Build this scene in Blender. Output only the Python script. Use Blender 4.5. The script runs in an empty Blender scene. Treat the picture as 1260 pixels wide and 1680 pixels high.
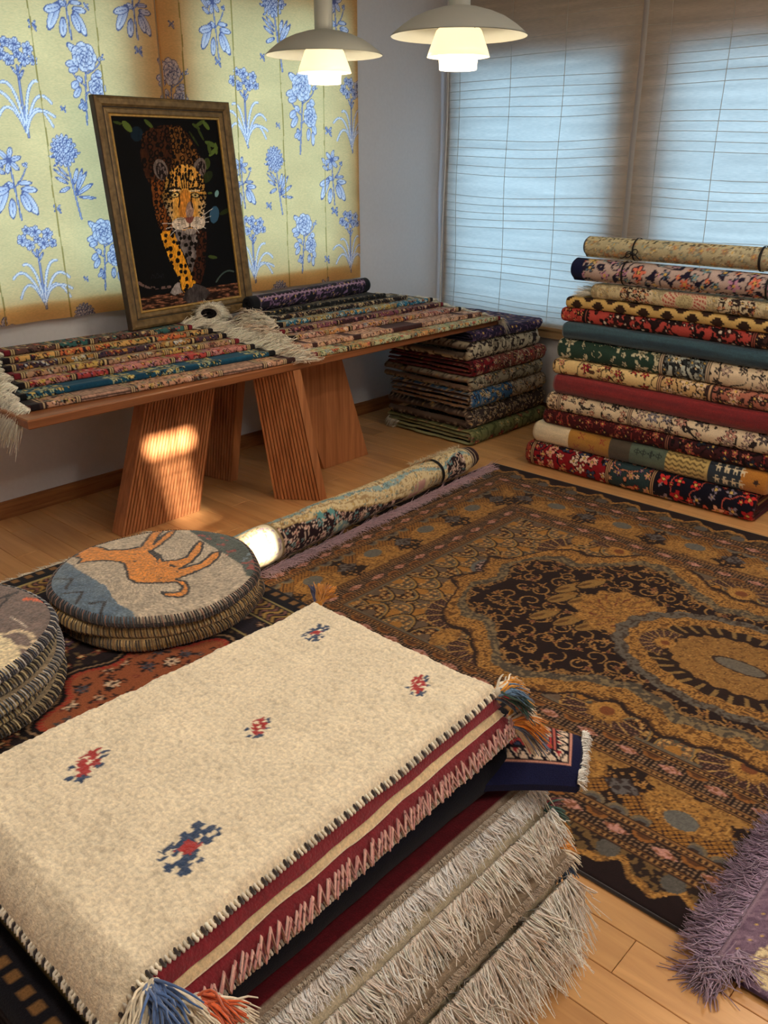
import bpy, math
import numpy as np
from math import pi, sin, cos, radians

SC = bpy.context.scene
COLL = SC.collection
RNG = np.random.default_rng(7)

# ------------------------------------------------------------------ camera, world, sun, lamps, exposure
CAM_POS = np.array([0.0, 0.0, 1.4])
FOCAL_PX, PITCH, HEADING = 1423.0, 22.3, 42.6
cam_data = bpy.data.cameras.new('camera')
cam_data.sensor_fit = 'VERTICAL'
cam_data.sensor_height = 36.0
cam_data.lens = FOCAL_PX / 1680.0 * 36.0
cam = bpy.data.objects.new('camera', cam_data)
cam.location = CAM_POS
cam.rotation_euler = (radians(90 - PITCH), 0, radians(HEADING - 90))
COLL.objects.link(cam)
SC.camera = cam

SC.view_settings.view_transform = 'Standard'
SC.view_settings.look = 'None'
SC.view_settings.exposure = 0.0
SC.view_settings.gamma = 1.0
SC.view_settings.use_curve_mapping = False
SC.cycles.max_bounces = 8
SC.cycles.diffuse_bounces = 4
SC.cycles.transparent_max_bounces = 12
SC.cycles.sample_clamp_indirect = 6.0
SC.cycles.use_denoising = True
SC.cycles.caustics_reflective = False
SC.cycles.caustics_refractive = False

world = bpy.data.worlds.new('sky')
SC.world = world
world.use_nodes = True
_bg = world.node_tree.nodes['Background']
_bg.inputs['Color'].default_value = (0.345, 0.655, 1.0, 1)
_bg.inputs['Strength'].default_value = 3.3

SUN_DIR = np.array([0.25, 0.85, -0.38])
SUN_DIR /= np.linalg.norm(SUN_DIR)
_l = bpy.data.lights.new('sun', 'SUN')
_l.energy = 55.0
_l.color = (1.0, 0.90, 0.74)
_l.angle = radians(0.9)
_o = bpy.data.objects.new('sun', _l)
import mathutils
_o.rotation_euler = mathutils.Vector(SUN_DIR).to_track_quat('-Z', 'Y').to_euler()
_o.location = (0, -5, 5)
COLL.objects.link(_o)


def area_lamp(name, loc, size, power, color, aim=(0, 0, -1)):
    l = bpy.data.lights.new(name, 'AREA')
    l.shape = 'DISK'
    l.size = size
    l.energy = power
    l.color = color
    o = bpy.data.objects.new(name, l)
    o.location = loc
    o.rotation_euler = mathutils.Vector(aim).to_track_quat('-Z', 'Y').to_euler()
    COLL.objects.link(o)
    return o


WARM = (1.0, 0.90, 0.77)
# the shop's ceiling lamps, out of view, and one light added for the pile
area_lamp('unseen_ceiling_light', (0.45, -0.35, 2.42), 0.35, 10.5, WARM)
area_lamp('unseen_ceiling_light', (1.7, -0.75, 2.42), 0.35, 19, WARM)  # added to brighten the front faces and fringes of the low pile
area_lamp('unseen_ceiling_light', (2.9, 0.3, 2.42), 0.35, 16, WARM)
area_lamp('unseen_ceiling_light', (0.5, 1.5, 2.42), 0.35, 12, WARM)

# ------------------------------------------------------------------ room measures
WY, WX, CEIL = 3.43, 4.25, 2.45           # inner faces of the two walls in view, ceiling height
BX, BY = -1.3, -1.6                       # inner faces of the walls behind the camera
TABLE_Z = 0.632


# ------------------------------------------------------------------ colour and pattern tools (numpy)
def lin(c):
    c = np.asarray(c, float) / 255.0
    return np.where(c <= 0.04045, c / 12.92, ((c + 0.055) / 1.055) ** 2.4)


def L4(c):
    r = lin(c)
    return (float(r[0]), float(r[1]), float(r[2]), 1.0)


def hsh(ix, iy, s=0):
    h = (ix.astype(np.int64) * 374761393 + iy.astype(np.int64) * 668265263 + int(s) * 2246822519) & 0xFFFFFFFF
    h = ((h ^ (h >> 13)) * 1274126177) & 0xFFFFFFFF
    h = h ^ (h >> 16)
    return (h & 0xFFFFFF) / float(0x1000000)


def vnoise(x, y, s=0):
    ix, iy = np.floor(x), np.floor(y)
    fx, fy = x - ix, y - iy
    fx, fy = fx * fx * (3 - 2 * fx), fy * fy * (3 - 2 * fy)
    a, b = hsh(ix, iy, s), hsh(ix + 1, iy, s)
    c, d = hsh(ix, iy + 1, s), hsh(ix + 1, iy + 1, s)
    return (a + (b - a) * fx) * (1 - fy) + (c + (d - c) * fx) * fy


def fbm(x, y, s=0, n=3):
    r, a, t = 0, 1.0, 0
    for i in range(n):
        r = r + a * vnoise(x * 2 ** i, y * 2 ** i, s + i * 17)
        t += a
        a *= 0.5
    return r / t


def cells(x, y, size, seed, jit=0.6):
    """nearest jittered centre: offset (dx, dy) in the units of x and two random numbers of the cell"""
    gx, gy = x / size, y / size
    ix, iy = np.floor(gx), np.floor(gy)
    best = np.full(np.shape(x), 1e9)
    bx, by, r1, r2 = (np.zeros(np.shape(x)) for _ in range(4))
    for i in (-1, 0, 1):
        for j in (-1, 0, 1):
            cx, cy = ix + i, iy + j
            px = cx + 0.5 + jit * (hsh(cx, cy, seed) - 0.5)
            py = cy + 0.5 + jit * (hsh(cx, cy, seed + 1) - 0.5)
            d = (gx - px) ** 2 + (gy - py) ** 2
            m = d < best
            best = np.where(m, d, best)
            bx = np.where(m, gx - px, bx)
            by = np.where(m, gy - py, by)
            r1 = np.where(m, hsh(cx, cy, seed + 2), r1)
            r2 = np.where(m, hsh(cx, cy, seed + 3), r2)
    return bx * size, by * size, r1, r2


def put(col, mask, c):
    col[mask] = np.asarray(c, float)


def pick(pal, r):
    pal = np.asarray(pal, float)
    return pal[np.minimum((r * len(pal)).astype(int), len(pal) - 1)]


def flowers(col, x, y, size, R, pal, seed, dens=0.9, petals=5, line=None, heart=(230, 190, 90), lw=0.2, where=None, jit=0.6, leaf=None):
    dx, dy, r1, r2 = cells(x, y, size, seed, jit)
    r = np.hypot(dx, dy)
    th = np.arctan2(dy, dx)
    rad = R * (0.7 + 0.6 * r2) * (0.72 + 0.28 * np.cos(petals * th + r1 * 6.28))
    ok = r1 < dens
    if where is not None:
        ok = ok & where
    if leaf is not None:
        a = r1 * 6.28
        for k in (0, 2.3, 4.1):
            lx = dx * np.cos(a + k) + dy * np.sin(a + k) - R * 1.25
            ly = -dx * np.sin(a + k) + dy * np.cos(a + k)
            put(col, ok & ((lx / (R * 0.62)) ** 2 + (ly / (R * 0.26)) ** 2 < 1), leaf)
    if line is not None:
        put(col, ok & (r < rad * (1 + lw)), line)
    m = ok & (r < rad)
    col[m] = pick(pal, np.modf(r2 * 7.31)[0])[m]
    if line is not None:
        put(col, ok & (r < R * 0.36), line)
    put(col, ok & (r < R * 0.27), heart)


def vines(col, x, y, size, w, c, seed, where=None, c2=None):
    n = vnoise(x / size, y / size, seed) + 0.5 * vnoise(x / size * 2.1, y / size * 2.1, seed + 5)
    m = np.abs(np.modf(n * 2.2)[0] - 0.5) < w
    if where is not None:
        m = m & where
    if c2 is not None:
        put(col, m, c2)
        m = m & (np.abs(np.modf(n * 2.2)[0] - 0.5) < w * 0.6)
    put(col, m, c)


def base(x, c):
    return np.tile(np.asarray(c, float), (x.size, 1))


def speck(col, x, y, size, seed, amount):
    col *= (1 + amount * (hsh(np.floor(x / size), np.floor(y / size), seed) - 0.5))[:, None]
    return col


def inpoly(x, y, pts):
    res = np.zeros(x.shape, bool)
    n = len(pts)
    for i in range(n):
        x0, y0 = pts[i]
        x1, y1 = pts[(i + 1) % n]
        if y0 == y1:
            continue
        c = (y0 > y) != (y1 > y)
        res ^= c & (x < (x1 - x0) * (y - y0) / (y1 - y0) + x0)
    return res


def segd(x, y, pts):
    """distance to a polyline"""
    best = np.full(x.shape, 1e9)
    for (x0, y0), (x1, y1) in zip(pts[:-1], pts[1:]):
        vx, vy = x1 - x0, y1 - y0
        t = np.clip(((x - x0) * vx + (y - y0) * vy) / (vx * vx + vy * vy + 1e-12), 0, 1)
        best = np.minimum(best, np.hypot(x - x0 - t * vx, y - y0 - t * vy))
    return best


def ell(x, y, cx, cy, rx, ry, ang=0.0):
    ca, sa = cos(ang), sin(ang)
    u = (x - cx) * ca + (y - cy) * sa
    v = -(x - cx) * sa + (y - cy) * ca
    return np.sqrt((u / rx) ** 2 + (v / ry) ** 2)


# ------------------------------------------------------------------ materials
def new_mat(name):
    m = bpy.data.materials.new(name)
    m.use_nodes = True
    nt = m.node_tree
    return m, nt.nodes, nt.links, nt.nodes['Principled BSDF']


def mat_plain(name, rgb, rough=0.6, metal=0.0, noise=0.0, nscale=20, spec=0.4, bump=0.0, bscale=200, stretch=None):
    m, N, K, b = new_mat(name)
    b.inputs['Roughness'].default_value = rough
    b.inputs['Metallic'].default_value = metal
    b.inputs['Specular IOR Level'].default_value = spec
    b.inputs['Base Color'].default_value = L4(rgb)
    tc = N.new('ShaderNodeTexCoord')
    src = tc.outputs['Object']
    if stretch:
        mp = N.new('ShaderNodeMapping')
        mp.inputs['Scale'].default_value = stretch
        K.new(src, mp.inputs[0])
        src = mp.outputs[0]
    if noise:
        n = N.new('ShaderNodeTexNoise')
        n.inputs['Scale'].default_value = nscale
        n.inputs['Detail'].default_value = 5
        K.new(src, n.inputs['Vector'])
        mr = N.new('ShaderNodeMapRange')
        mr.inputs[1].default_value, mr.inputs[2].default_value = 0.25, 0.75
        mr.inputs[3].default_value, mr.inputs[4].default_value = 1 - noise, 1 + noise
        K.new(n.outputs[0], mr.inputs[0])
        mx = N.new('ShaderNodeMix')
        mx.data_type = 'RGBA'
        mx.blend_type = 'MULTIPLY'
        mx.inputs[0].default_value = 1
        mx.inputs[6].default_value = L4(rgb)
        cb = N.new('ShaderNodeCombineColor')
        for i in range(3):
            K.new(mr.outputs[0], cb.inputs[i])
        K.new(cb.outputs[0], mx.inputs[7])
        K.new(mx.outputs[2], b.inputs['Base Color'])
    if bump:
        n2 = N.new('ShaderNodeTexNoise')
        n2.inputs['Scale'].default_value = bscale
        n2.inputs['Detail'].default_value = 3
        K.new(src, n2.inputs['Vector'])
        bp = N.new('ShaderNodeBump')
        bp.inputs['Strength'].default_value = bump
        bp.inputs['Distance'].default_value = 0.002
        K.new(n2.outputs[0], bp.inputs['Height'])
        K.new(bp.outputs[0], b.inputs['Normal'])
    return m


def mat_col(name, rough=0.92, bump=0.5, bscale=420.0, noise=0.22, sheen=0.15, spec=0.1):
    """cloth whose colour is woven into the mesh (colour attribute Col), with fine pile relief"""
    m, N, K, b = new_mat(name)
    b.inputs['Roughness'].default_value = rough
    b.inputs['Specular IOR Level'].default_value = spec
    b.inputs['Sheen Weight'].default_value = sheen
    b.inputs['Sheen Roughness'].default_value = 0.6
    at = N.new('ShaderNodeAttribute')
    at.attribute_name = 'Col'
    tc = N.new('ShaderNodeTexCoord')
    n = N.new('ShaderNodeTexNoise')
    n.inputs['Scale'].default_value = bscale
    n.inputs['Detail'].default_value = 2
    K.new(tc.outputs['Object'], n.inputs['Vector'])
    mr = N.new('ShaderNodeMapRange')
    mr.inputs[1].default_value, mr.inputs[2].default_value = 0.3, 0.7
    mr.inputs[3].default_value, mr.inputs[4].default_value = 1 - noise, 1 + noise
    K.new(n.outputs[0], mr.inputs[0])
    vm = N.new('ShaderNodeVectorMath')
    vm.operation = 'SCALE'
    K.new(at.outputs['Color'], vm.inputs[0])
    K.new(mr.outputs[0], vm.inputs['Scale'])
    K.new(vm.outputs[0], b.inputs['Base Color'])
    if bump:
        bp = N.new('ShaderNodeBump')
        bp.inputs['Strength'].default_value = bump
        bp.inputs['Distance'].default_value = 0.002
        K.new(n.outputs[0], bp.inputs['Height'])
        K.new(bp.outputs[0], b.inputs['Normal'])
    return m


def mat_blind(name, trans, weave=(160, 160, 160), tint=None):
    """thin cloth that daylight shines through; colour from the attribute Col"""
    m = bpy.data.materials.new(name)
    m.use_nodes = True
    N, K = m.node_tree.nodes, m.node_tree.links
    N.remove(N['Principled BSDF'])
    out = N['Material Output']
    at = N.new('ShaderNodeAttribute')
    at.attribute_name = 'Col'
    tc = N.new('ShaderNodeTexCoord')
    mp = N.new('ShaderNodeMapping')
    mp.inputs['Scale'].default_value = weave
    K.new(tc.outputs['Object'], mp.inputs[0])
    n = N.new('ShaderNodeTexNoise')
    n.inputs['Scale'].default_value = 1.0
    n.inputs['Detail'].default_value = 4
    K.new(mp.outputs[0], n.inputs['Vector'])
    mr = N.new('ShaderNodeMapRange')
    mr.inputs[1].default_value, mr.inputs[2].default_value = 0.3, 0.7
    mr.inputs[3].default_value, mr.inputs[4].default_value = 0.90, 1.08
    K.new(n.outputs[0], mr.inputs[0])
    vm = N.new('ShaderNodeVectorMath')
    vm.operation = 'SCALE'
    K.new(at.outputs['Color'], vm.inputs[0])
    K.new(mr.outputs[0], vm.inputs['Scale'])
    d = N.new('ShaderNodeBsdfDiffuse')
    t = N.new('ShaderNodeBsdfTranslucent')
    K.new(vm.outputs[0], d.inputs['Color'])
    K.new(vm.outputs[0], t.inputs['Color'])
    mx = N.new('ShaderNodeMixShader')
    mx.inputs[0].default_value = trans
    K.new(d.outputs[0], mx.inputs[1])
    K.new(t.outputs[0], mx.inputs[2])
    K.new(mx.outputs[0], out.inputs[0])
    return m


def mat_wood(name, c1, c2, rough=0.45, scale=(3, 40, 40), rnd=0.0, spec=0.4, coat=0.0):
    m, N, K, b = new_mat(name)
    b.inputs['Roughness'].default_value = rough
    b.inputs['Specular IOR Level'].default_value = spec
    b.inputs['Coat Weight'].default_value = coat
    b.inputs['Coat Roughness'].default_value = 0.25
    tc = N.new('ShaderNodeTexCoord')
    oi = N.new('ShaderNodeObjectInfo')
    add = N.new('ShaderNodeVectorMath')
    add.operation = 'ADD'
    sc = N.new('ShaderNodeVectorMath')
    sc.operation = 'SCALE'
    sc.inputs[0].default_value = (13.1, 7.7, 3.3)
    K.new(oi.outputs['Random'], sc.inputs['Scale'])
    K.new(tc.outputs['Object'], add.inputs[0])
    K.new(sc.outputs[0], add.inputs[1])
    mp = N.new('ShaderNodeMapping')
    mp.inputs['Scale'].default_value = scale
    K.new(add.outputs[0], mp.inputs[0])
    n = N.new('ShaderNodeTexNoise')
    n.inputs['Scale'].default_value = 1.0
    n.inputs['Detail'].default_value = 6
    n.inputs['Roughness'].default_value = 0.6
    n.inputs['Distortion'].default_value = 0.6
    K.new(mp.outputs[0], n.inputs['Vector'])
    cr = N.new('ShaderNodeValToRGB')
    cr.color_ramp.elements[0].position = 0.3
    cr.color_ramp.elements[1].position = 0.72
    cr.color_ramp.elements[0].color = L4(c1)
    cr.color_ramp.elements[1].color = L4(c2)
    K.new(n.outputs[0], cr.inputs[0])
    mr = N.new('ShaderNodeMapRange')
    mr.inputs[3].default_value, mr.inputs[4].default_value = 1 - rnd, 1 + rnd
    K.new(oi.outputs['Random'], mr.inputs[0])
    vm = N.new('ShaderNodeVectorMath')
    vm.operation = 'SCALE'
    K.new(cr.outputs[0], vm.inputs[0])
    K.new(mr.outputs[0], vm.inputs['Scale'])
    K.new(vm.outputs[0], b.inputs['Base Color'])
    bp = N.new('ShaderNodeBump')
    bp.inputs['Strength'].default_value = 0.12
    bp.inputs['Distance'].default_value = 0.001
    K.new(n.outputs[0], bp.inputs['Height'])
    K.new(bp.outputs[0], b.inputs['Normal'])
    return m


def mat_glow(name, rgb, emit, strength):
    m, N, K, b = new_mat(name)
    b.inputs['Base Color'].default_value = L4(rgb)
    b.inputs['Roughness'].default_value = 0.4
    b.inputs['Emission Color'].default_value = L4(emit)
    b.inputs['Emission Strength'].default_value = strength
    return m


def mat_glass(name):
    m = bpy.data.materials.new(name)
    m.use_nodes = True
    N, K = m.node_tree.nodes, m.node_tree.links
    N.remove(N['Principled BSDF'])
    t = N.new('ShaderNodeBsdfTransparent')
    g = N.new('ShaderNodeBsdfGlossy')
    g.inputs['Roughness'].default_value = 0.02
    mx = N.new('ShaderNodeMixShader')
    mx.inputs[0].default_value = 0.06
    K.new(t.outputs[0], mx.inputs[1])
    K.new(g.outputs[0], mx.inputs[2])
    K.new(mx.outputs[0], N['Material Output'].inputs[0])
    return m


M_PILE = mat_col('rug_pile', sheen=0.04)
M_SILK = mat_col('fine_knotted_rug', bump=0.25, bscale=650, noise=0.16, sheen=0.05, rough=0.8)
M_WOOL = mat_col('long_wool_pile', bump=0.9, bscale=260, noise=0.14, sheen=0.3)
M_YARN = mat_col('cotton_yarn', bump=0.0, noise=0.12, bscale=300, sheen=0.4)
M_PRINT = mat_col('woven_picture', bump=0.1, noise=0.1, bscale=700, sheen=0.0, rough=0.7)
M_FLOWERBLIND = mat_blind('printed_linen', 0.62, (90, 90, 330))
M_PLAINBLIND = mat_blind('plain_linen', 0.60, (30, 30, 420))
M_WALL = mat_plain('white_wallpaper', (212, 212, 216), 0.9, noise=0.03, nscale=60, bump=0.2, bscale=350, spec=0.2)
M_CEIL = mat_plain('white_ceiling', (225, 222, 216), 0.9, noise=0.02)
M_FLOOR = mat_wood('oiled_floorboard', (198, 144, 90), (226, 174, 114), 0.30, (28, 2.2, 20), rnd=0.09, spec=0.5, coat=0.35)
M_JOINT = mat_plain('floor_joint', (70, 42, 20), 0.8, noise=0.1)
M_TABLE = mat_wood('table_wood', (122, 72, 42), (162, 102, 62), 0.4, (2.5, 45, 45))
M_LEG = mat_wood('leg_wood', (150, 92, 56), (204, 138, 90), 0.45, (42, 42, 2.2), rnd=0.06)
M_TRIM = mat_wood('baseboard_wood', (120, 72, 40), (176, 118, 70), 0.5, (4, 4, 60))
M_SILL = mat_wood('sill_wood', (150, 118, 82), (178, 146, 106), 0.5, (40, 3, 40))
M_FRAME = mat_plain('antique_gilt', (116, 94, 60), 0.45, metal=0.35, noise=0.45, nscale=45, bump=0.3, bscale=120)
M_FRAME_DARK = mat_plain('frame_back_edge', (64, 50, 38), 0.6, noise=0.3, nscale=40)
M_FRAME_LINE = mat_plain('frame_black_line', (24, 16, 10), 0.6, noise=0.1)
M_GOLD = mat_plain('gilt_slip', (186, 146, 78), 0.35, metal=0.5, noise=0.25, nscale=70)
M_LAMP = mat_plain('white_lacquer', (184, 186, 176), 0.45, noise=0.02)
M_CORD = mat_plain('white_cord', (222, 220, 215), 0.6, noise=0.03)
M_RIBBON = mat_plain('black_ribbon', (14, 14, 20), 0.6, noise=0.2, nscale=300)
M_ROD = mat_plain('blind_rod', (196, 188, 176), 0.7, noise=0.1)
M_ALU = mat_plain('window_frame_metal', (150, 146, 140), 0.5, noise=0.04)
M_GLASS = mat_glass('window_glass')
M_GLOW = mat_glow('lit_opal_shade', (250, 238, 214), (255, 226, 178), 1.1)
M_GLOW2 = mat_glow('lit_opal_ring', (255, 246, 230), (255, 236, 200), 2.6)


# ------------------------------------------------------------------ mesh tools
def mesh_np(name, V, F, col=None, smooth=True):
    me = bpy.data.meshes.new(name)
    V = np.ascontiguousarray(V, dtype=np.float64)
    me.from_pydata(V, [], F if isinstance(F, list) else np.ascontiguousarray(F, dtype=np.int32))
    if col is not None:
        a = me.color_attributes.new('Col', 'FLOAT_COLOR', 'POINT')
        c = np.ones((len(V), 4), np.float32)
        c[:, :3] = lin(np.clip(col, 0, 255))
        a.data.foreach_set('color', c.ravel())
    if smooth:
        me.polygons.foreach_set('use_smooth', np.ones(len(me.polygons), bool))
    me.update()
    return me


def link(name, me, mat, parent=None, loc=None, rotz=0.0):
    o = bpy.data.objects.new(name, me)
    if mat is not None and me is not None and not me.materials:
        me.materials.append(mat)
    if parent is not None:
        o.parent = parent
    if loc is not None:
        o.location = loc
    if rotz:
        o.rotation_euler = (0, 0, rotz)
    COLL.objects.link(o)
    return o


def tag(o, label=None, cat=None, group=None, kind=None):
    for k, v in (('label', label), ('category', cat), ('group', group), ('kind', kind)):
        if v:
            o[k] = v
    return o


def root(name, label, cat, loc=(0, 0, 0), rotz=0.0, group=None):
    o = bpy.data.objects.new(name, None)
    o.empty_display_size = 0.1
    o.location = loc
    o.rotation_euler = (0, 0, rotz)
    COLL.objects.link(o)
    return tag(o, label, cat, group)


class MB:
    """gathers vertices, quads and vertex colours of one mesh"""

    def __init__(self):
        self.V, self.F, self.C, self.n = [], [], [], 0

    def add(self, V, F, c=(200, 200, 200)):
        V = np.asarray(V, float).reshape(-1, 3)
        c = np.asarray(c, float)
        self.V.append(V)
        self.F.append(np.asarray(F, int).reshape(-1, 4) + self.n)
        self.C.append(np.tile(c, (len(V), 1)) if c.ndim == 1 else c)
        self.n += len(V)

    def grid(self, P, c, flip=False, closed=False):
        nu, nv = P.shape[:2]
        i, j = np.meshgrid(np.arange(nu - 1), np.arange(nv if closed else nv - 1), indexing='ij')
        i, j = i.ravel(), j.ravel()
        k = (j + 1) % nv
        F = np.stack([i * nv + j, i * nv + k, (i + 1) * nv + k, (i + 1) * nv + j], 1)
        if flip:
            F = F[:, ::-1]
        self.add(P.reshape(-1, 3), F, c)

    def box(self, x0, x1, y0, y1, z0, z1, c=(200, 200, 200)):
        V = [(x0, y0, z0), (x1, y0, z0), (x1, y1, z0), (x0, y1, z0), (x0, y0, z1), (x1, y0, z1), (x1, y1, z1), (x0, y1, z1)]
        F = [(0, 3, 2, 1), (4, 5, 6, 7), (0, 1, 5, 4), (1, 2, 6, 5), (2, 3, 7, 6), (3, 0, 4, 7)]
        self.add(V, F, c)

    def tube(self, pts, r, seg=8, c=(200, 200, 200), cap=True):
        pts = np.asarray(pts, float)
        n = len(pts)
        r = np.broadcast_to(r, (n,))
        T = np.gradient(pts, axis=0)
        T /= np.linalg.norm(T, axis=1)[:, None] + 1e-12
        up = np.array([0, 0, 1.0]) if abs(T[0, 2]) < 0.9 else np.array([1.0, 0, 0])
        P = np.zeros((n, seg, 3))
        a = np.arange(seg) / seg * 2 * pi
        u = np.cross(T[0], up)
        for i in range(n):
            u = u - T[i] * (u @ T[i])
            u /= np.linalg.norm(u) + 1e-12
            v = np.cross(T[i], u)
            P[i] = pts[i] + r[i] * (np.cos(a)[:, None] * u + np.sin(a)[:, None] * v)
        if cap:
            P = np.concatenate([np.tile(pts[0], (1, seg, 1)), P, np.tile(pts[-1], (1, seg, 1))])
        self.grid(P, c, closed=True, flip=True)

    def lathe(self, prof, seg=48, c=(200, 200, 200), centre=(0, 0, 0)):
        prof = np.asarray(prof, float)
        a = np.arange(seg) / seg * 2 * pi
        P = np.zeros((len(prof), seg, 3))
        P[:, :, 0] = prof[:, :1] * np.cos(a) + centre[0]
        P[:, :, 1] = prof[:, :1] * np.sin(a) + centre[1]
        P[:, :, 2] = prof[:, 1:] + centre[2]
        self.grid(P, c, closed=True)

    def mesh(self, name, colour=True, smooth=True, weld=False):
        V, F, C = np.concatenate(self.V), np.concatenate(self.F), np.concatenate(self.C)
        if weld:
            k = np.round(V * 1e6).astype(np.int64)
            key = (k[:, 0] * 73856093) ^ (k[:, 1] * 19349663) ^ (k[:, 2] * 83492791)
            _, first, inv = np.unique(key, return_index=True, return_inverse=True)
            V, C, F = V[first], C[first], inv.ravel()[F]
        return mesh_np(name, V, F, C if colour else None, smooth)

    def obj(self, name, mat, parent=None, smooth=True, loc=None, rotz=0.0, weld=False):
        return link(name, self.mesh(name, smooth=smooth, weld=weld), mat, parent, loc, rotz)


def sheet(name, mat, P, col, parent=None, flip=False, loc=None, rotz=0.0):
    b = MB()
    b.grid(P, col, flip)
    return b.obj(name, mat, parent, True, loc, rotz)


def rays(x, y):
    """view rays of photograph pixels, to read a cloth's own design off the plane it lies in"""
    p, h = radians(PITCH), radians(HEADING)
    fw = np.array([cos(h) * cos(p), sin(h) * cos(p), -sin(p)])
    rt = np.array([sin(h), -cos(h), 0])
    up = np.cross(rt, fw)
    return fw + rt * (x - 630) / FOCAL_PX - up * (y - 840) / FOCAL_PX


def on_z(x, y, z):
    d = rays(x, y)
    return (CAM_POS + d * (z - CAM_POS[2]) / d[2])[:2]


def on_x(x, y, X):
    d = rays(x, y)
    return (CAM_POS + d * (X - CAM_POS[0]) / d[0])[1:]


def on_y(x, y, Y):
    d = rays(x, y)
    return (CAM_POS + d * (Y - CAM_POS[1]) / d[1])[[0, 2]]


# ------------------------------------------------------------------ yarn: fringes and tassels
def strands(P0, D, length, droop, cols, r=0.0011, seg=3, rings=5, wave=0.15, rng=RNG, floor=None):
    """curved tapering threads from roots P0 along D; droop bends them down"""
    n = len(P0)
    L = np.broadcast_to(length, (n,))[:, None, None]
    t = np.linspace(0, 1, rings)[None, :, None]
    D = D / (np.linalg.norm(D, axis=1)[:, None] + 1e-12)
    side = np.cross(D, np.array([0.13, 0.21, 1.0]))
    side /= np.linalg.norm(side, axis=1)[:, None] + 1e-12
    up = np.cross(side, D)
    w1 = rng.normal(0, wave, (n, 1, 1))
    w2 = rng.normal(0, wave * 0.6, (n, 1, 1))
    P = P0[:, None, :] + L * (t * D[:, None, :] + (w1 * t ** 2 + w2 * np.sin(t * 5)) * side[:, None, :]
                              + w2 * t ** 2 * up[:, None, :])
    P[:, :, 2] -= (L * droop * t ** 2)[:, :, 0] if np.isscalar(droop) else (L * droop[:, None, None] * t ** 2)[:, :, 0]
    if floor is not None:
        P[:, :, 2] = np.maximum(P[:, :, 2], floor + r + rng.uniform(0, 0.004, (n, 1)))
    a = np.arange(seg) / seg * 2 * pi
    rr = (r * (1 - 0.55 * t ** 2))[:, :, None, :]
    R = P[:, :, None, :] + rr * (np.cos(a)[None, None, :, None] * side[:, None, None, :]
                                 + np.sin(a)[None, None, :, None] * up[:, None, None, :])
    V = R.reshape(-1, 3)
    s, k, j = np.meshgrid(np.arange(n), np.arange(rings - 1), np.arange(seg), indexing='ij')
    s, k, j = s.ravel(), k.ravel(), j.ravel()
    b = s * rings * seg
    j2 = (j + 1) % seg
    F = np.stack([b + k * seg + j, b + k * seg + j2, b + (k + 1) * seg + j2, b + (k + 1) * seg + j], 1)
    C = np.repeat(np.asarray(cols, float).reshape(n, 3), rings * seg, 0)
    return V, F, C


def vary(c, n, amt=0.12, rng=RNG):
    c = np.asarray(c, float)
    if c.ndim == 1:
        c = np.tile(c, (n, 1))
    return c * (1 + rng.uniform(-amt, amt, (n, 1)))


def fringe(name, parent, A, B, direction, length, droop, colour, n, r=0.0011, thick=0.004, wave=0.16, spread=0.15, floor=None, fn=None, clump=0.0):
    rng = RNG
    t = rng.uniform(0, 1, n)
    A, B = np.asarray(A, float), np.asarray(B, float)
    P = A + (B - A) * t[:, None]
    if fn is not None:
        P = P + fn(t)
    P[:, 2] += rng.uniform(-thick, thick, n)
    D = np.tile(np.asarray(direction, float), (n, 1)) + rng.normal(0, spread, (n, 3))
    if clump:
        D += (clump * (vnoise(t * 22, t * 0, 5) - 0.5))[:, None] * (B - A) / np.linalg.norm(B - A)
    ln = length * rng.uniform(0.75, 1.15, n)
    V, F, C = strands(P, D, ln, droop * rng.uniform(0.7, 1.3, n), vary(colour, n), r, wave=wave, floor=floor)
    b = MB()
    b.add(V, F, C)
    o = b.obj(name, M_YARN, parent)
    o['kind'] = 'stuff'
    return o


def tassel(parent, pos, direction, length, palette, n=170, r=0.0023, spread=0.62, droop=0.55, label=None):
    """a bound tuft of coloured wool: knot and threads"""
    rng = RNG
    n = int(n * 0.75)
    d = np.asarray(direction, float)
    d /= np.linalg.norm(d)
    d = d + np.array([0, 0, 0.35])
    pal = np.asarray(palette, float)
    nk = len(pal)
    ang = np.arange(nk) / nk * 2 * pi + rng.uniform(0, 6)
    s1 = np.cross(d, [0, 0, 1.0]) + 1e-6
    s1 /= np.linalg.norm(s1)
    s2 = np.cross(s1, d) / np.linalg.norm(d)
    dirs = d + spread * (np.cos(ang)[:, None] * s1 + np.sin(ang)[:, None] * s2)
    which = rng.integers(0, nk, n)
    D = dirs[which] + rng.normal(0, spread * 0.26, (n, 3))
    P = np.asarray(pos, float) + rng.normal(0, 0.003, (n, 3))
    V, F, C = strands(P, D, length * rng.uniform(0.8, 1.08, n), droop, vary(pal[which], n, 0.12), r, wave=0.10, rings=7, seg=4)
    b = MB()
    b.add(V, F, C)
    a = np.linspace(0, pi, 9)
    b.lathe(np.stack([0.009 * np.sin(a), -0.010 * np.cos(a)], 1), 12, pal[0] * 0.9, np.asarray(pos, float))
    o = b.obj('tassel', M_YARN, parent)
    return tag(o, label)


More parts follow.
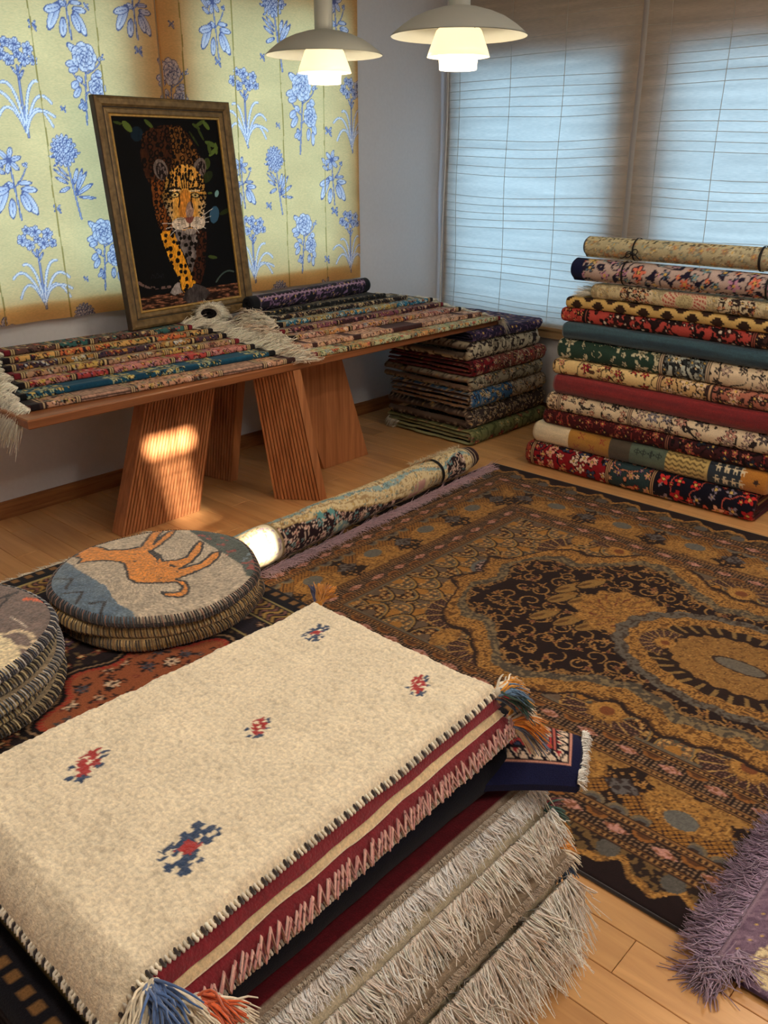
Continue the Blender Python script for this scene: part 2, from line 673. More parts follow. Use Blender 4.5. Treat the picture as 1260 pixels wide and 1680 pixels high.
# ================================================================== the room
def wall_with_openings(name, axis, face, thick, lo, hi, openings, z1=CEIL, mat=None):
    """a wall along x (axis 'x') or y; openings (a, b, z0, z1) left free"""
    b = MB()
    A = sorted({lo, hi, *[q for o in openings for q in o[:2]]})
    Z = sorted({0.0, z1, *[q for o in openings for q in o[2:]]})
    f0, f1 = min(face, face + thick), max(face, face + thick)
    for a0, a1 in zip(A[:-1], A[1:]):
        for h0, h1 in zip(Z[:-1], Z[1:]):
            if any(o[0] < (a0 + a1) / 2 < o[1] and o[2] < (h0 + h1) / 2 < o[3] for o in openings):
                continue
            if axis == 'x':
                b.box(a0, a1, f0, f1, h0, h1)
            else:
                b.box(f0, f1, a0, a1, h0, h1)
    o = b.obj(name, mat or M_WALL, smooth=False)
    return tag(o, kind='structure')


OPEN_L = [(0.95, 2.21, 0.85, 2.05), (2.49, 3.44, 0.85, 2.05)]
OPEN_R = [(0.55, 2.065, 0.56, 1.87), (2.35, 3.335, 0.56, 1.87)]
wall_with_openings('wall_left', 'x', WY, 0.14, BX, WX + 0.18, OPEN_L)
wall_with_openings('wall_right', 'y', WX, 0.14, BY, WY, OPEN_R)
# openings made up behind the camera to shape sun patches and a soft glow
SUN_SPOTS = [((1.875, 2.90, 0.345), 0.21, 0.085), ((1.765, 2.24, 0.11), 0.10, 0.10), *[((1.875 + 0.012 * k, 2.90, 0.245 - 0.045 * k), 0.15, 0.011) for k in range(7)]]
OPEN_B = []
for (p, w, h) in SUN_SPOTS:
    t = (p[1] - BY) / SUN_DIR[1]
    hx, hz = p[0] - t * SUN_DIR[0], p[2] - t * SUN_DIR[2]
    OPEN_B.append((hx - w / 2, hx + w / 2, hz - h / 2, hz + h / 2))
wall_with_openings('wall_rear', 'x', BY, -0.012, BX, WX + 0.18, OPEN_B)
wall_with_openings('wall_side', 'y', BX, -0.18, BY, WY, [])
_b = MB()
_b.box(BX - 0.2, WX + 0.2, BY - 0.2, WY + 0.2, CEIL, CEIL + 0.15)
tag(_b.obj('ceiling', M_CEIL, smooth=False), kind='structure')

for i, (a, c, z0, z1) in enumerate(OPEN_L + OPEN_R):
    w = tag(bpy.data.objects.new('window_%d' % (i + 1), None), kind='structure')
    COLL.objects.link(w)
    f = MB()
    e, d0, d1 = 0.035, 0.05, 0.10
    for (s0, s1, h0, h1) in ((a, c, z0, z0 + e), (a, c, z1 - e, z1), (a, a + e, z0 + e, z1 - e), (c - e, c, z0 + e, z1 - e)):
        if i < 2:
            f.box(s0, s1, WY + d0, WY + d1, h0, h1)
        else:
            f.box(WX + d0, WX + d1, s0, s1, h0, h1)
    f.obj('window_frame', M_ALU, w, smooth=False)
    g = MB()
    if i < 2:
        g.box(a + e, c - e, WY + 0.072, WY + 0.078, z0 + e, z1 - e)
    else:
        g.box(WX + 0.072, WX + 0.078, a + e, c - e, z0 + e, z1 - e)
    g.obj('pane', M_GLASS, w, smooth=False)

# floor: joint bed, single boards where the photograph shows them, the rest joined
_b = MB()
_b.box(BX - 0.2, WX + 0.2, BY - 0.2, WY + 0.2, -0.12, -0.006)
floor = tag(_b.obj('floor', M_JOINT, smooth=False), kind='structure')
PW, PL = 0.097, 0.91


def board_box(b, w, l):
    h, g = 0.0012, 0.0007
    x0, x1, y0, y1 = g, w - g, g, l - g
    V, F = [], []
    for (o, z) in ((0, -0.012), (0, -h), (h, 0)):
        V += [(x0 + o, y0 + o, z), (x1 - o, y0 + o, z), (x1 - o, y1 - o, z), (x0 + o, y1 - o, z)]
    for k in (0, 4):
        for j in range(4):
            F.append((k + j, k + (j + 1) % 4, k + 4 + (j + 1) % 4, k + 4 + j))
    F.append((8, 9, 10, 11))
    b.add(V, F)


PLANKS = {}
rest = MB()
for i in range(-26, 33):
    x0 = 1.142 + i * PW
    w = min(PW, WX - x0)
    if w < 0.01 or x0 < BX:
        continue
    off = 0.478 + (0.0 if i == 0 else (hsh(np.array([i]), np.array([3]), 4)[0]) * PL)
    y = off - 6 * PL
    while y < WY:
        y0, y1 = max(y, BY), min(y + PL, WY)
        if y1 - y0 > 0.02:
            seen = x0 > 0.1 and y1 > 0.0 and not (x0 > 0.15 and x0 + w < 1.12 and y0 > 0.62 and y1 < 1.85) and not (x0 > 1.33 and x0 < 3.25 and y1 < 2.3)
            if seen:
                key = (round(w, 3), round(y1 - y0, 3))
                if key not in PLANKS:
                    m = MB()
                    board_box(m, *key)
                    PLANKS[key] = m.mesh('plank', smooth=False)
                link('plank', PLANKS[key], M_FLOOR, floor, (x0, y0, 0))
            else:
                m = MB()
                board_box(m, w, y1 - y0)
                rest.add(m.V[0] + np.array([x0, y0, 0]), m.F[0])
        y += PL
o = rest.obj('plank_field', M_FLOOR, floor, smooth=False)
o['kind'] = 'stuff'

for nm, bx_ in (('baseboard_left', (BX, WX, WY - 0.012, WY, 0.0, 0.068)), ('baseboard_right', (WX - 0.012, WX, BY, WY - 0.012, 0.0, 0.068))):
    m = MB()
    m.box(*bx_)
    x0, x1, y0, y1, z0, z1 = bx_
    if nm.endswith('left'):
        m.box(x0, x1, y0 + 0.003, y1, z1, z1 + 0.006)
    else:
        m.box(x0 + 0.003, x1, y0, y1, z1, z1 + 0.006)
    tag(m.obj(nm, M_TRIM, smooth=False), kind='structure')
m = MB()
m.box(WX - 0.035, WX, BY, WY - 0.02, 0.455, 0.50)
m.box(WX - 0.045, WX, BY, WY - 0.02, 0.50, 0.515)
tag(m.obj('trim_1', M_SILL, smooth=False), kind='structure')

# ------------------------------------------------------------------ printed yellow blinds
SLATE2 = (142, 138, 158)
YEL, PALE, MIDB, SLATE = (237, 191, 126), (236, 216, 206), (172, 164, 180), (104, 102, 130)


def petals_ring(cx, cy, R, n, dist, rx, ry, rot=0.0):
    out = []
    for k in range(n):
        a = rot + 2 * pi * k / n
        out.append(('e', cx + dist * R * cos(a), cy + dist * R * sin(a), rx * R, ry * R, a))
    return out


def rose(cx, cy, R):
    return (petals_ring(cx, cy, R, 7, 0.72, 0.42, 0.5) + petals_ring(cx, cy, R, 6, 0.45, 0.34, 0.4, 0.5)
            + petals_ring(cx, cy, R, 4, 0.2, 0.24, 0.3, 0.2) + [('e', cx, cy, 0.14 * R, 0.14 * R, 0)])


def leaf(x0, y0, x1, y1, w):
    a = math.atan2(y1 - y0, x1 - x0)
    l = math.hypot(x1 - x0, y1 - y0)
    return ('e', (x0 + x1) / 2, (y0 + y1) / 2, l / 2, w, a)


def arc(pts, n=12):
    p = np.asarray(pts, float)
    t = np.linspace(0, 1, n)[:, None]
    return (((1 - t) ** 2) * p[0] + 2 * t * (1 - t) * p[1] + t ** 2 * p[2]).tolist()


def motif_primrose():
    P = [('l', arc([(0.02, 0.0), (0.0, 0.4), (0.0, 0.72)]), 0.012)]
    for s, (mx, my, ex, ey) in enumerate(((-0.14, 0.5, -0.30, 0.16), (-0.16, 0.62, -0.36, 0.40), (-0.05, 0.62, -0.2, 0.55), (0.14, 0.5, 0.34, 0.12),
                                          (0.16, 0.6, 0.36, 0.36), (0.06, 0.62, 0.22, 0.58), (0.1, 0.4, 0.38, 0.22))):
        P.append(('b', arc([(0.01, 0.05), (mx, my), (ex, ey)], 16), 0.017))
    for cx, cy, R in ((-0.17, 0.84, 0.075), (0.0, 0.93, 0.08), (0.15, 0.9, 0.075), (-0.08, 0.78, 0.07), (0.09, 0.79, 0.075), (0.2, 0.79, 0.06), (-0.1, 0.95, 0.06), (0.02, 0.84, 0.055)):
        P += petals_ring(cx, cy, R, 5, 0.55, 0.45, 0.42, cx * 9) + [('d', cx, cy, 0.22 * R)]
    P += [leaf(0.0, 0.62, -0.07, 0.72, 0.018), leaf(0.0, 0.58, 0.07, 0.69, 0.018), leaf(0.0, 0.66, 0.06, 0.75, 0.016)]
    return P


def motif_rose():
    P = [('l', arc([(-0.05, -0.02), (-0.02, 0.3), (0.02, 0.7)]), 0.01), ('l', arc([(0.0, 0.45), (-0.1, 0.5), (-0.16, 0.6)]), 0.008),
         ('l', arc([(0.02, 0.6), (0.2, 0.68), (0.24, 0.75)]), 0.008), ('l', arc([(-0.02, 0.35), (0.1, 0.42), (0.14, 0.5)]), 0.008)]
    for q in ((-0.02, 0.8, -0.2, 0.95, 0.05), (-0.08, 0.72, -0.25, 0.7, 0.05), (-0.08, 0.66, -0.22, 0.62, 0.045), (-0.1, 0.5, -0.2, 0.42, 0.05),
              (-0.08, 0.44, -0.18, 0.3, 0.045), (-0.04, 0.5, -0.12, 0.56, 0.04), (-0.08, 0.3, -0.06, 0.14, 0.035), (0.14, 0.62, 0.26, 0.6, 0.05),
              (0.1, 0.5, 0.14, 0.62, 0.04), (0.2, 0.36, 0.26, 0.22, 0.05), (0.12, 0.3, 0.1, 0.14, 0.04), (0.2, 0.26, 0.2, 0.08, 0.04), (-0.05, 0.24, -0.14, 0.18, 0.035)):
        P.append(leaf(*q))
    P += rose(0.02, 0.8, 0.16) + rose(0.16, 0.44, 0.12)
    P += [('e', 0.25, 0.79, 0.045, 0.03, 0.5), leaf(0.27, 0.8, 0.32, 0.86, 0.012), leaf(0.27, 0.78, 0.33, 0.8, 0.012)]
    return P


def motif_dahlia():
    P = [('l', arc([(0.1, 0.0), (0.05, 0.3), (0.0, 0.65)]), 0.011)]
    for q in ((0.0, 0.45, -0.22, 0.6, 0.02), (0.0, 0.5, -0.15, 0.62, 0.02), (-0.02, 0.42, -0.2, 0.5, 0.025), (0.0, 0.38, -0.17, 0.32, 0.028), (0.06, 0.3, 0.25, 0.56, 0.03),
              (0.07, 0.32, 0.2, 0.6, 0.026), (0.07, 0.28, 0.32, 0.42, 0.03), (0.1, 0.26, 0.34, 0.24, 0.022), (0.05, 0.4, 0.13, 0.6, 0.03)):
        P.append(leaf(*q))
    for k, (R, n) in enumerate(((0.17, 16), (0.135, 14), (0.1, 11), (0.062, 8), (0.028, 4))):
        P += petals_ring(-0.03, 0.8, R, n, 0.9, 0.04 / R, 0.028 / R, k * 0.35)
    P += [leaf(-0.16, 0.72, -0.26, 0.74, 0.015), leaf(0.1, 0.75, 0.2, 0.78, 0.015), leaf(-0.12, 0.66, -0.2, 0.62, 0.015)]
    return P


def motif_lily():
    P = [('l', arc([(0.05, 0.0), (0.03, 0.3), (0.0, 0.7)]), 0.011), ('l', arc([(0.03, 0.45), (0.15, 0.55), (0.2, 0.68)]), 0.008)]
    for q in ((0.02, 0.45, -0.1, 0.5, 0.045), (-0.08, 0.5, -0.3, 0.1, 0.075), (-0.05, 0.44, -0.34, 0.36, 0.06), (-0.04, 0.3, -0.08, 0.02, 0.06), (0.1, 0.42, 0.34, 0.4, 0.05),
              (0.12, 0.4, 0.3, 0.06, 0.07), (0.1, 0.36, 0.2, 0.1, 0.06), (0.06, 0.5, 0.28, 0.5, 0.035)):
        P.append(leaf(*q))
    P += petals_ring(-0.01, 0.8, 0.17, 6, 0.6, 0.5, 0.24, 0.25) + [('d', -0.01, 0.8, 0.022)]
    P += petals_ring(0.21, 0.74, 0.05, 3, 0.35, 0.6, 0.5, 1.0) + [leaf(-0.1, 0.7, -0.26, 0.84, 0.04), leaf(-0.08, 0.62, -0.24, 0.7, 0.035)]
    return P


def motif_insect():
    return [leaf(-0.05, 0.5, -0.4, 0.85, 0.12), leaf(0.05, 0.5, 0.35, 0.9, 0.12), leaf(-0.05, 0.5, -0.4, 0.3, 0.1), leaf(0.05, 0.5, 0.4, 0.4, 0.1), ('l', [(-0.25, 0.85), (0.3, 0.15)], 0.07)]


MOTIF = {'P': motif_primrose(), 'R': motif_rose(), 'D': motif_dahlia(), 'L': motif_lily(), 'I': motif_insect()}


def stamp(col, X, Z, cx, z0, s, kind):
    m = (np.abs(X - cx) < 0.5 * s) & (Z > z0 - 0.05 * s) & (Z < z0 + 1.1 * s)
    idx = np.nonzero(m)[0]
    if not len(idx):
        return
    x, z = (X[idx] - cx) / s, (Z[idx] - z0) / s
    c = col[idx]
    ow = 0.0034 / s
    for p in MOTIF[kind]:
        if p[0] == 'l':
            d = segd(x, z, p[1])
            c[d < p[2] + ow * 0.3] = SLATE
            c[d < p[2] * 0.45] = MIDB
        elif p[0] == 'b':
            pts = np.asarray(p[1])
            d = segd(x, z, pts)
            c[d < p[2]] = SLATE2
            c[d < p[2] * 0.62] = PALE
        elif p[0] == 'd':
            c[np.hypot(x - p[1], z - p[2]) < p[3]] = SLATE
        else:
            _, cx_, cy_, rx, ry, a = p
            ca, sa = cos(a), sin(a)
            u = (x - cx_) * ca + (z - cy_) * sa
            v = -(x - cx_) * sa + (z - cy_) * ca
            r = np.sqrt((u / rx) ** 2 + (v / ry) ** 2)
            k = r < 1
            f = np.clip(0.5 - 0.5 * u / rx + 0.25 * np.sin(v / ry * 7), 0, 1)[:, None]
            shade = np.asarray(PALE) * (1 - 0.85 * f) + np.asarray(MIDB) * 0.85 * f
            c[k] = shade[k]
            c[k & (r > 1 - min(0.4, ow * 0.8 / min(rx, ry)))] = SLATE
            c[k & (np.abs(v) < ow * 0.28) & (u < rx * 0.6)] = SLATE
    col[idx] = c


# motif, its foot and its head in the photograph's frame: the print repeats over both blinds
PRINTS = [('P', 32, 225, 62), ('R', 140, 202, 66), ('D', 114, 360, 218), ('L', 22, 362, 238), ('P', 66, 508, 370), ('R', 172, 474, 356), ('L', 105, 64, -60), ('L', 216, 64, -50),
          ('R', 282, 218, 92), ('L', 352, 95, -20), ('P', 402, 242, 112), ('D', 452, 116, -28), ('L', 548, 92, -20), ('R', 494, 250, 114), ('P', 576, 250, 128), ('L', 398, 342, 255),
          ('D', 454, 352, 238), ('L', 546, 336, 244), ('P', 416, 464, 354), ('R', 498, 446, 348), ('P', 573, 446, 346), ('D', 146, 600, 494), ('D', 462, 560, 458), ('L', 538, 540, 452), ('L', 12, 640, 516),
          ('I', 53, 52, 30), ('I', 227, 94, 74), ('I', 105, 186, 172), ('I', 93, 352, 334), ('I', 142, 464, 452), ('I', 358, 112, 92), ('I', 140, 18, 4), ('I', 430, 102, 86), ('I', 540, 226, 206), ('I', 440, 346, 330),
          ('I', 550, 356, 338), ('I', 538, 434, 418), ('I', 457, 212, 200), ('I', 282, 48, 32), ('P', -60, 300, 160), ('R', -75, 520, 400), ('D', -40, 120, -20)]
BL_Y = 3.392


def yellow_blind(x0, x1, z0, z1, label):
    r = root('roman_blind', label, 'blind', ((x0 + x1) / 2, BL_Y, z0))
    xa = max(x0, 1.36)
    gx = np.concatenate([np.linspace(x0, xa, int((xa - x0) / 0.01) + 1)[:-1], np.linspace(xa, x1, int((x1 - xa) / 0.0033))])
    gz = np.concatenate([np.linspace(z0, 2.14, int((2.14 - z0) / 0.0033)), np.linspace(2.14, z1, 20)[1:]])
    X, Z = np.meshgrid(gx, gz, indexing='ij')
    x, z = X.ravel(), Z.ravel()
    col = base(x, YEL)
    col *= (0.93 + 0.14 * fbm(x * 4, z * 9, 3))[:, None]
    for (k, px, yb, yt) in PRINTS:
        a, b_ = on_y(px, yb, BL_Y), on_y(px, yt, BL_Y)
        stamp(col, x, z, (a[0] + b_[0]) / 2, a[1], b_[1] - a[1], k)
    for q in np.arange(x0 + 0.11, x1, 0.27):
        wv = 0.006 * (fbm(z * 7, z * 0 + q * 9, 5) - 0.5) * 2
        put(col, np.abs(x - q - wv) < 0.0028, (170, 134, 70))  # tape seams: their shadow through the cloth, painted in as dark lines
    Y = 0.006 * np.sin(X * 23 + Z * 1.5) + 0.006 * (fbm(X.ravel() * 5, Z.ravel() * 3, 8).reshape(X.shape) - 0.5)
    P = np.stack([X - (x0 + x1) / 2, Y, Z - z0], 2)
    sheet('cloth', M_FLOWERBLIND, P, col, r)
    # the doubled hem and side turnings behind the cloth
    h = MB()
    for (a, b_, c, d) in ((x0, x1, z0 + 0.003, z0 + 0.078), (x0, x0 + 0.028, z0 + 0.078, z1), (x1 - 0.028, x1, z0 + 0.078, z1)):
        gx, gz = np.meshgrid(np.linspace(a, b_, max(2, int((b_ - a) / 0.02))), np.linspace(c, d, max(2, int((d - c) / 0.04))), indexing='ij')
        Yh = 0.012 + 0.006 * np.sin(gx * 23 + gz * 1.5)
        h.grid(np.stack([gx - (x0 + x1) / 2, Yh, gz - z0], 2), YEL)
    h.obj('hem', M_FLOWERBLIND, r)
    hr = MB()
    hr.box(x0 - (x0 + x1) / 2, x1 - (x0 + x1) / 2, 0.012, 0.04, z1 - z0 - 0.01, z1 - z0 + 0.03)
    hr.obj('head_rail', M_LAMP, r, smooth=False)
    return r


yellow_blind(0.86, 2.318, 0.788, 2.36, 'yellow linen blind with blue botanical print, behind the left half of the picture')
yellow_blind(2.336, 3.50, 0.788, 2.36, 'yellow linen blind with blue botanical print, beside the white wall strip in the corner')

# ------------------------------------------------------------------ plain woven blinds on the window wall
BR_X = 4.212
CLOTH = (218, 203, 186)


def plain_blind(y0, y1, z0, z1, rods, cords, label):
    r = root('woven_blind', label, 'blind', (BR_X, (y0 + y1) / 2, z0))
    ym = (y0 + y1) / 2
    ny, nz = int((y1 - y0) / 0.012), int((z1 - z0) / 0.012)
    Y, Z = np.meshgrid(np.linspace(y0, y1, ny), np.linspace(z0, z1, nz), indexing='ij')
    y, z = Y.ravel(), Z.ravel()
    col = base(y, CLOTH) * (0.9 + 0.18 * fbm(y * 3, z * 55, 4))[:, None]
    X = 0.004 * np.sin(Z * 9 + Y * 2) + 0.003 * np.sin(Y * 17)
    sheet('cloth', M_PLAINBLIND, np.stack([X, Y - ym, Z - z0], 2), col, r, flip=True)
    h = MB()
    for (a, b_, c, d) in ((y0, y0 + 0.03, z0, z1), (y1 - 0.03, y1, z0, z1), (y0 + 0.03, y1 - 0.03, z0, z0 + 0.03)):
        gy, gz = np.meshgrid(np.linspace(a, b_, 2 if b_ - a < 0.1 else 30), np.linspace(c, d, 2 if d - c < 0.1 else 50), indexing='ij')
        h.grid(np.stack([0.006 + 0.004 * np.sin(gz * 9 + gy * 2) + 0.003 * np.sin(gy * 17), gy - ym, gz - z0], 2), CLOTH)
    h.obj('hem', M_PLAINBLIND, r)
    for zz in rods:
        if not z0 + 0.02 < zz < z1:
            continue
        m = MB()
        yy = np.linspace(y0 + 0.004, y1 - 0.004, 14)
        sag = 0.006 * np.sin(yy * 5.0 + zz * 7) - 0.012 * np.sin((yy - y0) / (y1 - y0) * pi) * (0.4 + 0.6 * abs(sin(zz * 9)))
        xx = -0.0030 + 0.004 * np.sin((zz + sag) * 9 + yy * 2) + 0.003 * np.sin(yy * 17)
        m.tube(np.stack([xx, yy - ym, zz + sag - z0], 1), 0.0014, 5, cap=False)
        m.obj('rod', M_ROD, r)
    for yy in cords:
        m = MB()
        zz = np.linspace(z0 + 0.01, z1, 24)
        q = yy + 0.003 * np.sin(zz * 6)
        xx = -0.0065 + 0.004 * np.sin(zz * 9 + q * 2) + 0.003 * np.sin(q * 17)
        m.tube(np.stack([xx, q - ym, zz - z0], 1), 0.0016, 5, cap=False)
        m.obj('lift_cord', M_ROD, r)
    hr = MB()
    hr.box(0.005, 0.04, y0 - ym, y1 - ym, z1 - z0 - 0.01, z1 - z0 + 0.03)
    hr.obj('head_rail', M_LAMP, r, smooth=False)
    return r


RODS = [on_x(873, q, BR_X)[1] for q in (30, 58, 86, 126, 142, 157, 172, 188, 228, 242, 257, 272, 286)]
RODS += [on_x(782, q, BR_X)[1] for q in (319, 332, 345, 357, 370, 404, 416, 428, 442, 453, 484, 492, 500)]
CORDS_A = [on_x(750, 327, BR_X)[0], on_x(828, 327, BR_X)[0], on_x(911, 327, BR_X)[0]]
RODS_B = [on_x(1180, q, BR_X)[1] for q in (28, 58, 78, 97, 114, 133, 179, 197, 214, 231, 248, 292, 310, 325, 342, 358, 397, 410, 424, 438, 450, 490, 505, 520, 535, 548)]
CORDS_B = [on_x(1178, 220, BR_X)[0], on_x(1090, 150, BR_X)[0], 1.2]
plain_blind(2.238, 3.392, 0.515, 2.37, RODS, CORDS_A, 'cream woven blind with thin rods hanging beside the room corner')
plain_blind(0.55, 2.205, 0.515, 2.37, RODS_B, CORDS_B, 'cream woven blind with thin rods hanging above the tall rug stack')
m = MB()
zz = np.linspace(0.46, 2.36, 40)
m.tube(np.stack([4.17 + 0.006 * np.sin(zz * 4), 3.365 + 0.012 * np.sin(zz * 3.1), zz], 1), 0.0035, 6)
m.lathe([(0.0, 0), (0.008, 0.004), (0.006, 0.03), (0.003, 0.04), (0, 0.04)], 10, centre=(4.17 + 0.006 * sin(0.46 * 4), 3.365 + 0.012 * sin(0.46 * 3.1), 0.425))
tag(m.obj('pull_cord', M_CORD), 'white pull cord hanging in the room corner beside the woven blind', 'cord')


# ================================================================== pendant lamps
def pendant(loc, label):
    r = root('pendant_lamp', label, 'lamp', loc, group='white pendant lamps')
    s = MB()
    outer = [(0.2, 0.0), (0.186, 0.012), (0.165, 0.028), (0.135, 0.046), (0.10, 0.060), (0.06, 0.071), (0.032, 0.076)]
    inner = [(q[0], q[1] - 0.0025) for q in outer[::-1]]
    inner[-1] = (0.1985, -0.0015)
    s.lathe(outer[::-1][::-1] + inner, 72)
    s.obj('top_shade', M_LAMP, r)
    n = MB()
    n.lathe([(0.0, 0.19), (0.027, 0.19), (0.031, 0.185), (0.031, 0.078), (0.031, 0.03), (0.0, 0.03)], 32)
    n.obj('neck', M_LAMP, r)
    g = MB()
    g.lathe([(0.006, 0.19), (0.006, 0.215), (0.003, 0.217), (0.0, 0.217)], 12)
    g.obj('cord_grip', M_CORD, r)
    c = MB()
    c.tube([(0, 0, 0.21), (0, 0, 0.45), (0, 0, CEIL - loc[2])], 0.0032, 8)
    c.obj('lamp_cord', M_CORD, r)
    q = MB()
    q.lathe([(0.0, CEIL - loc[2] - 0.035), (0.04, CEIL - loc[2] - 0.03), (0.045, CEIL - loc[2])], 32)
    q.obj('ceiling_rose', M_LAMP, r)
    d = MB()
    mid = [(0.062, 0.018), (0.067, 0.012), (0.076, -0.012), (0.086, -0.036), (0.0925, -0.055)]
    d.lathe(mid + [(a - 0.003, b_) for a, b_ in mid[::-1]], 56)
    d.obj('middle_shade', M_GLOW, r)
    e = MB()
    low = [(0.066, -0.04), (0.0585, -0.052), (0.0565, -0.07), (0.0555, -0.088), (0.0535, -0.089), (0.0, -0.082)]
    e.lathe(low, 48)
    e.obj('lower_shade', M_GLOW2, r)
    for k in range(3):
        m = MB()
        a = 2 * pi * k / 3 + 0.4
        m.tube([(0.03 * cos(a), 0.03 * sin(a), 0.05), (0.064 * cos(a), 0.064 * sin(a), 0.014)], 0.0025, 6)
        m.obj('strut', M_LAMP, r)
    l = bpy.data.lights.new('bulb', 'POINT')
    l.energy = 5.5
    l.color = (1.0, 0.82, 0.58)
    l.shadow_soft_size = 0.03
    lo = bpy.data.objects.new('bulb', l)
    lo.location = (0, 0, -0.13)
    lo.parent = r
    COLL.objects.link(lo)
    l2 = bpy.data.lights.new('bulb_upper', 'POINT')
    l2.energy = 1.6
    l2.color = (1.0, 0.82, 0.58)
    l2.shadow_soft_size = 0.02
    lo2 = bpy.data.objects.new('bulb_upper', l2)
    lo2.location = (0, 0, 0.035)
    lo2.parent = r
    COLL.objects.link(lo2)
    return r


pendant((2.318, 2.409, 1.720), 'white tiered pendant lamp in front of the yellow blind')
pendant((2.262, 1.783, 1.725), 'white tiered pendant lamp in front of the cream woven blind')


# ================================================================== table
TX0, TX1, TY0, TY1 = 1.175, 3.74, 2.6, 3.36
table = root('display_table', 'long brown wooden table with splayed grooved legs under the small rugs', 'table', ((TX0 + TX1) / 2, (TY0 + TY1) / 2, 0))
TC = np.array([(TX0 + TX1) / 2, (TY0 + TY1) / 2, 0])


def slab(x0, x1, y0, y1, z0, z1, ch):
    b = MB()
    V = []
    for (o, z) in ((ch, z0), (0, z0 + ch), (0, z1 - ch), (ch, z1)):
        V += [(x0 + o, y0 + o, z), (x1 - o, y0 + o, z), (x1 - o, y1 - o, z), (x0 + o, y1 - o, z)]
    F = [(3, 2, 1, 0), (12, 13, 14, 15)]
    for k in (0, 4, 8):
        for j in range(4):
            F.append((k + j, k + (j + 1) % 4, k + 4 + (j + 1) % 4, k + 4 + j))
    b.add(V, F)
    return b


b = slab(TX0 - TC[0], TX1 - TC[0], TY0 - TC[1], TY1 - TC[1], 0.601, TABLE_Z, 0.004)
b.obj('tabletop', M_TABLE, table, smooth=False)


def table_leg(bottom, top, grooved, label):
    """a leaning slab between two quads (same order); side k from corner k to k+1 may be grooved"""
    b = MB()
    bot, tp = np.asarray(bottom, float), np.asarray(top, float)
    cen = bot.mean(0)
    for k in range(4):
        B0, B1, T0, T1 = bot[k], bot[(k + 1) % 4], tp[k], tp[(k + 1) % 4]
        wlen = np.linalg.norm(B1 - B0)
        if k in grooved:
            n = max(3, int(round(wlen / 0.0155)))
            out = np.array([(B1 - B0)[1], -(B1 - B0)[0]]) / wlen
            if out @ ((B0 + B1) / 2 - cen) < 0:
                out = -out
            ts, ds = [], []
            for i in range(n):
                for (f, d) in ((0.0, 0.0), (0.64, 0.0), (0.70, -0.009), (0.94, -0.009)):
                    ts.append((i + f) / n)
                    ds.append(d)
            ts.append(1.0)
            ds.append(0.0)
            ts, ds = np.array(ts), np.array(ds)
        else:
            ts, ds, out = np.array([0, 1.0]), np.array([0, 0.0]), np.zeros(2)
        lo = B0 + (B1 - B0) * ts[:, None] + out * ds[:, None]
        hi = T0 + (T1 - T0) * ts[:, None] + out * ds[:, None]
        zs = np.linspace(0.0015, 0.601, 6)
        P = np.stack([np.column_stack([lo + (hi - lo) * (z / 0.601), np.full(len(ts), z)]) for z in zs], 1)
        b.grid(P - TC, (150, 90, 50), flip=True)
    b.add(np.column_stack([bot, np.full(4, 0.0015)]) - TC, [(3, 2, 1, 0)])
    b.add(np.column_stack([tp, np.full(4, 0.6005)]) - TC, [(0, 1, 2, 3)])
    o = b.obj('leg', M_LEG, table, smooth=False)
    return tag(o, label)


th = 0.075
table_leg([(1.613, 2.895), (1.988, 2.895), (1.988, 2.97), (1.613, 2.97)], [(1.813, 2.895), (2.143, 2.895), (2.143, 2.97), (1.813, 2.97)], (0, 2), 'grooved leg lit by the patch of sun')
table_leg([(2.716, 2.89), (3.024, 2.89), (3.024, 2.95), (2.716, 2.95)], [(2.49, 2.89), (2.821, 2.89), (2.821, 2.95), (2.49, 2.95)], (), 'smooth leg behind the front grooved leg')
table_leg([(2.296, 2.765), (2.416, 2.602), (2.457, 2.602), (2.43, 2.765)], [(2.205, 2.765), (2.287, 2.602), (2.329, 2.602), (2.35, 2.765)], (0,), 'front grooved leg')
table_leg([(2.26, 3.28), (2.298, 3.08), (2.338, 3.08), (2.338, 3.28)], [(2.33, 3.28), (2.397, 3.08), (2.445, 3.08), (2.445, 3.28)], (0,), 'dark leg at the back')


# ================================================================== rug patterns
INK = (26, 16, 16)


def p_floral(bg, pal, vine=None, size=0.045, R=0.014, seed=1, line=INK, vsize=0.05, vw=0.13, heart=(214, 176, 96), leaf=None, big=None, petals=6, dens=0.95):
    def f(u, v):
        c = base(u, bg)
        c *= (0.94 + 0.12 * fbm(u * 30, v * 30, seed))[:, None]
        if vine is not None:
            vines(c, u, v, vsize, vw, vine, seed + 3, c2=line)
        flowers(c, u, v, size * 0.6, R * 0.5, pal, seed + 11, 0.5, 5, line, heart, 0.35)
        flowers(c, u, v, size, R, pal, seed + 21, dens, petals, line, heart, 0.2, leaf=leaf)
        if big is not None:
            flowers(c, u, v, big[0], big[1], big[2], seed + 31, 0.9, 8, line, heart, 0.12, jit=0.4)
        return c
    return f


def p_solid(c1, c2, seed=1):
    def f(u, v):
        t = fbm(u * 3.5, v * 70, seed, 4)[:, None]
        t = np.clip((t - 0.3) * 2.2, 0, 1)
        c = np.asarray(c1, float) * (1 - t) + np.asarray(c2, float) * t
        return c * (0.94 + 0.12 * hsh(np.floor(u / 0.006), np.floor(v / 0.006), seed))[:, None]
    return f


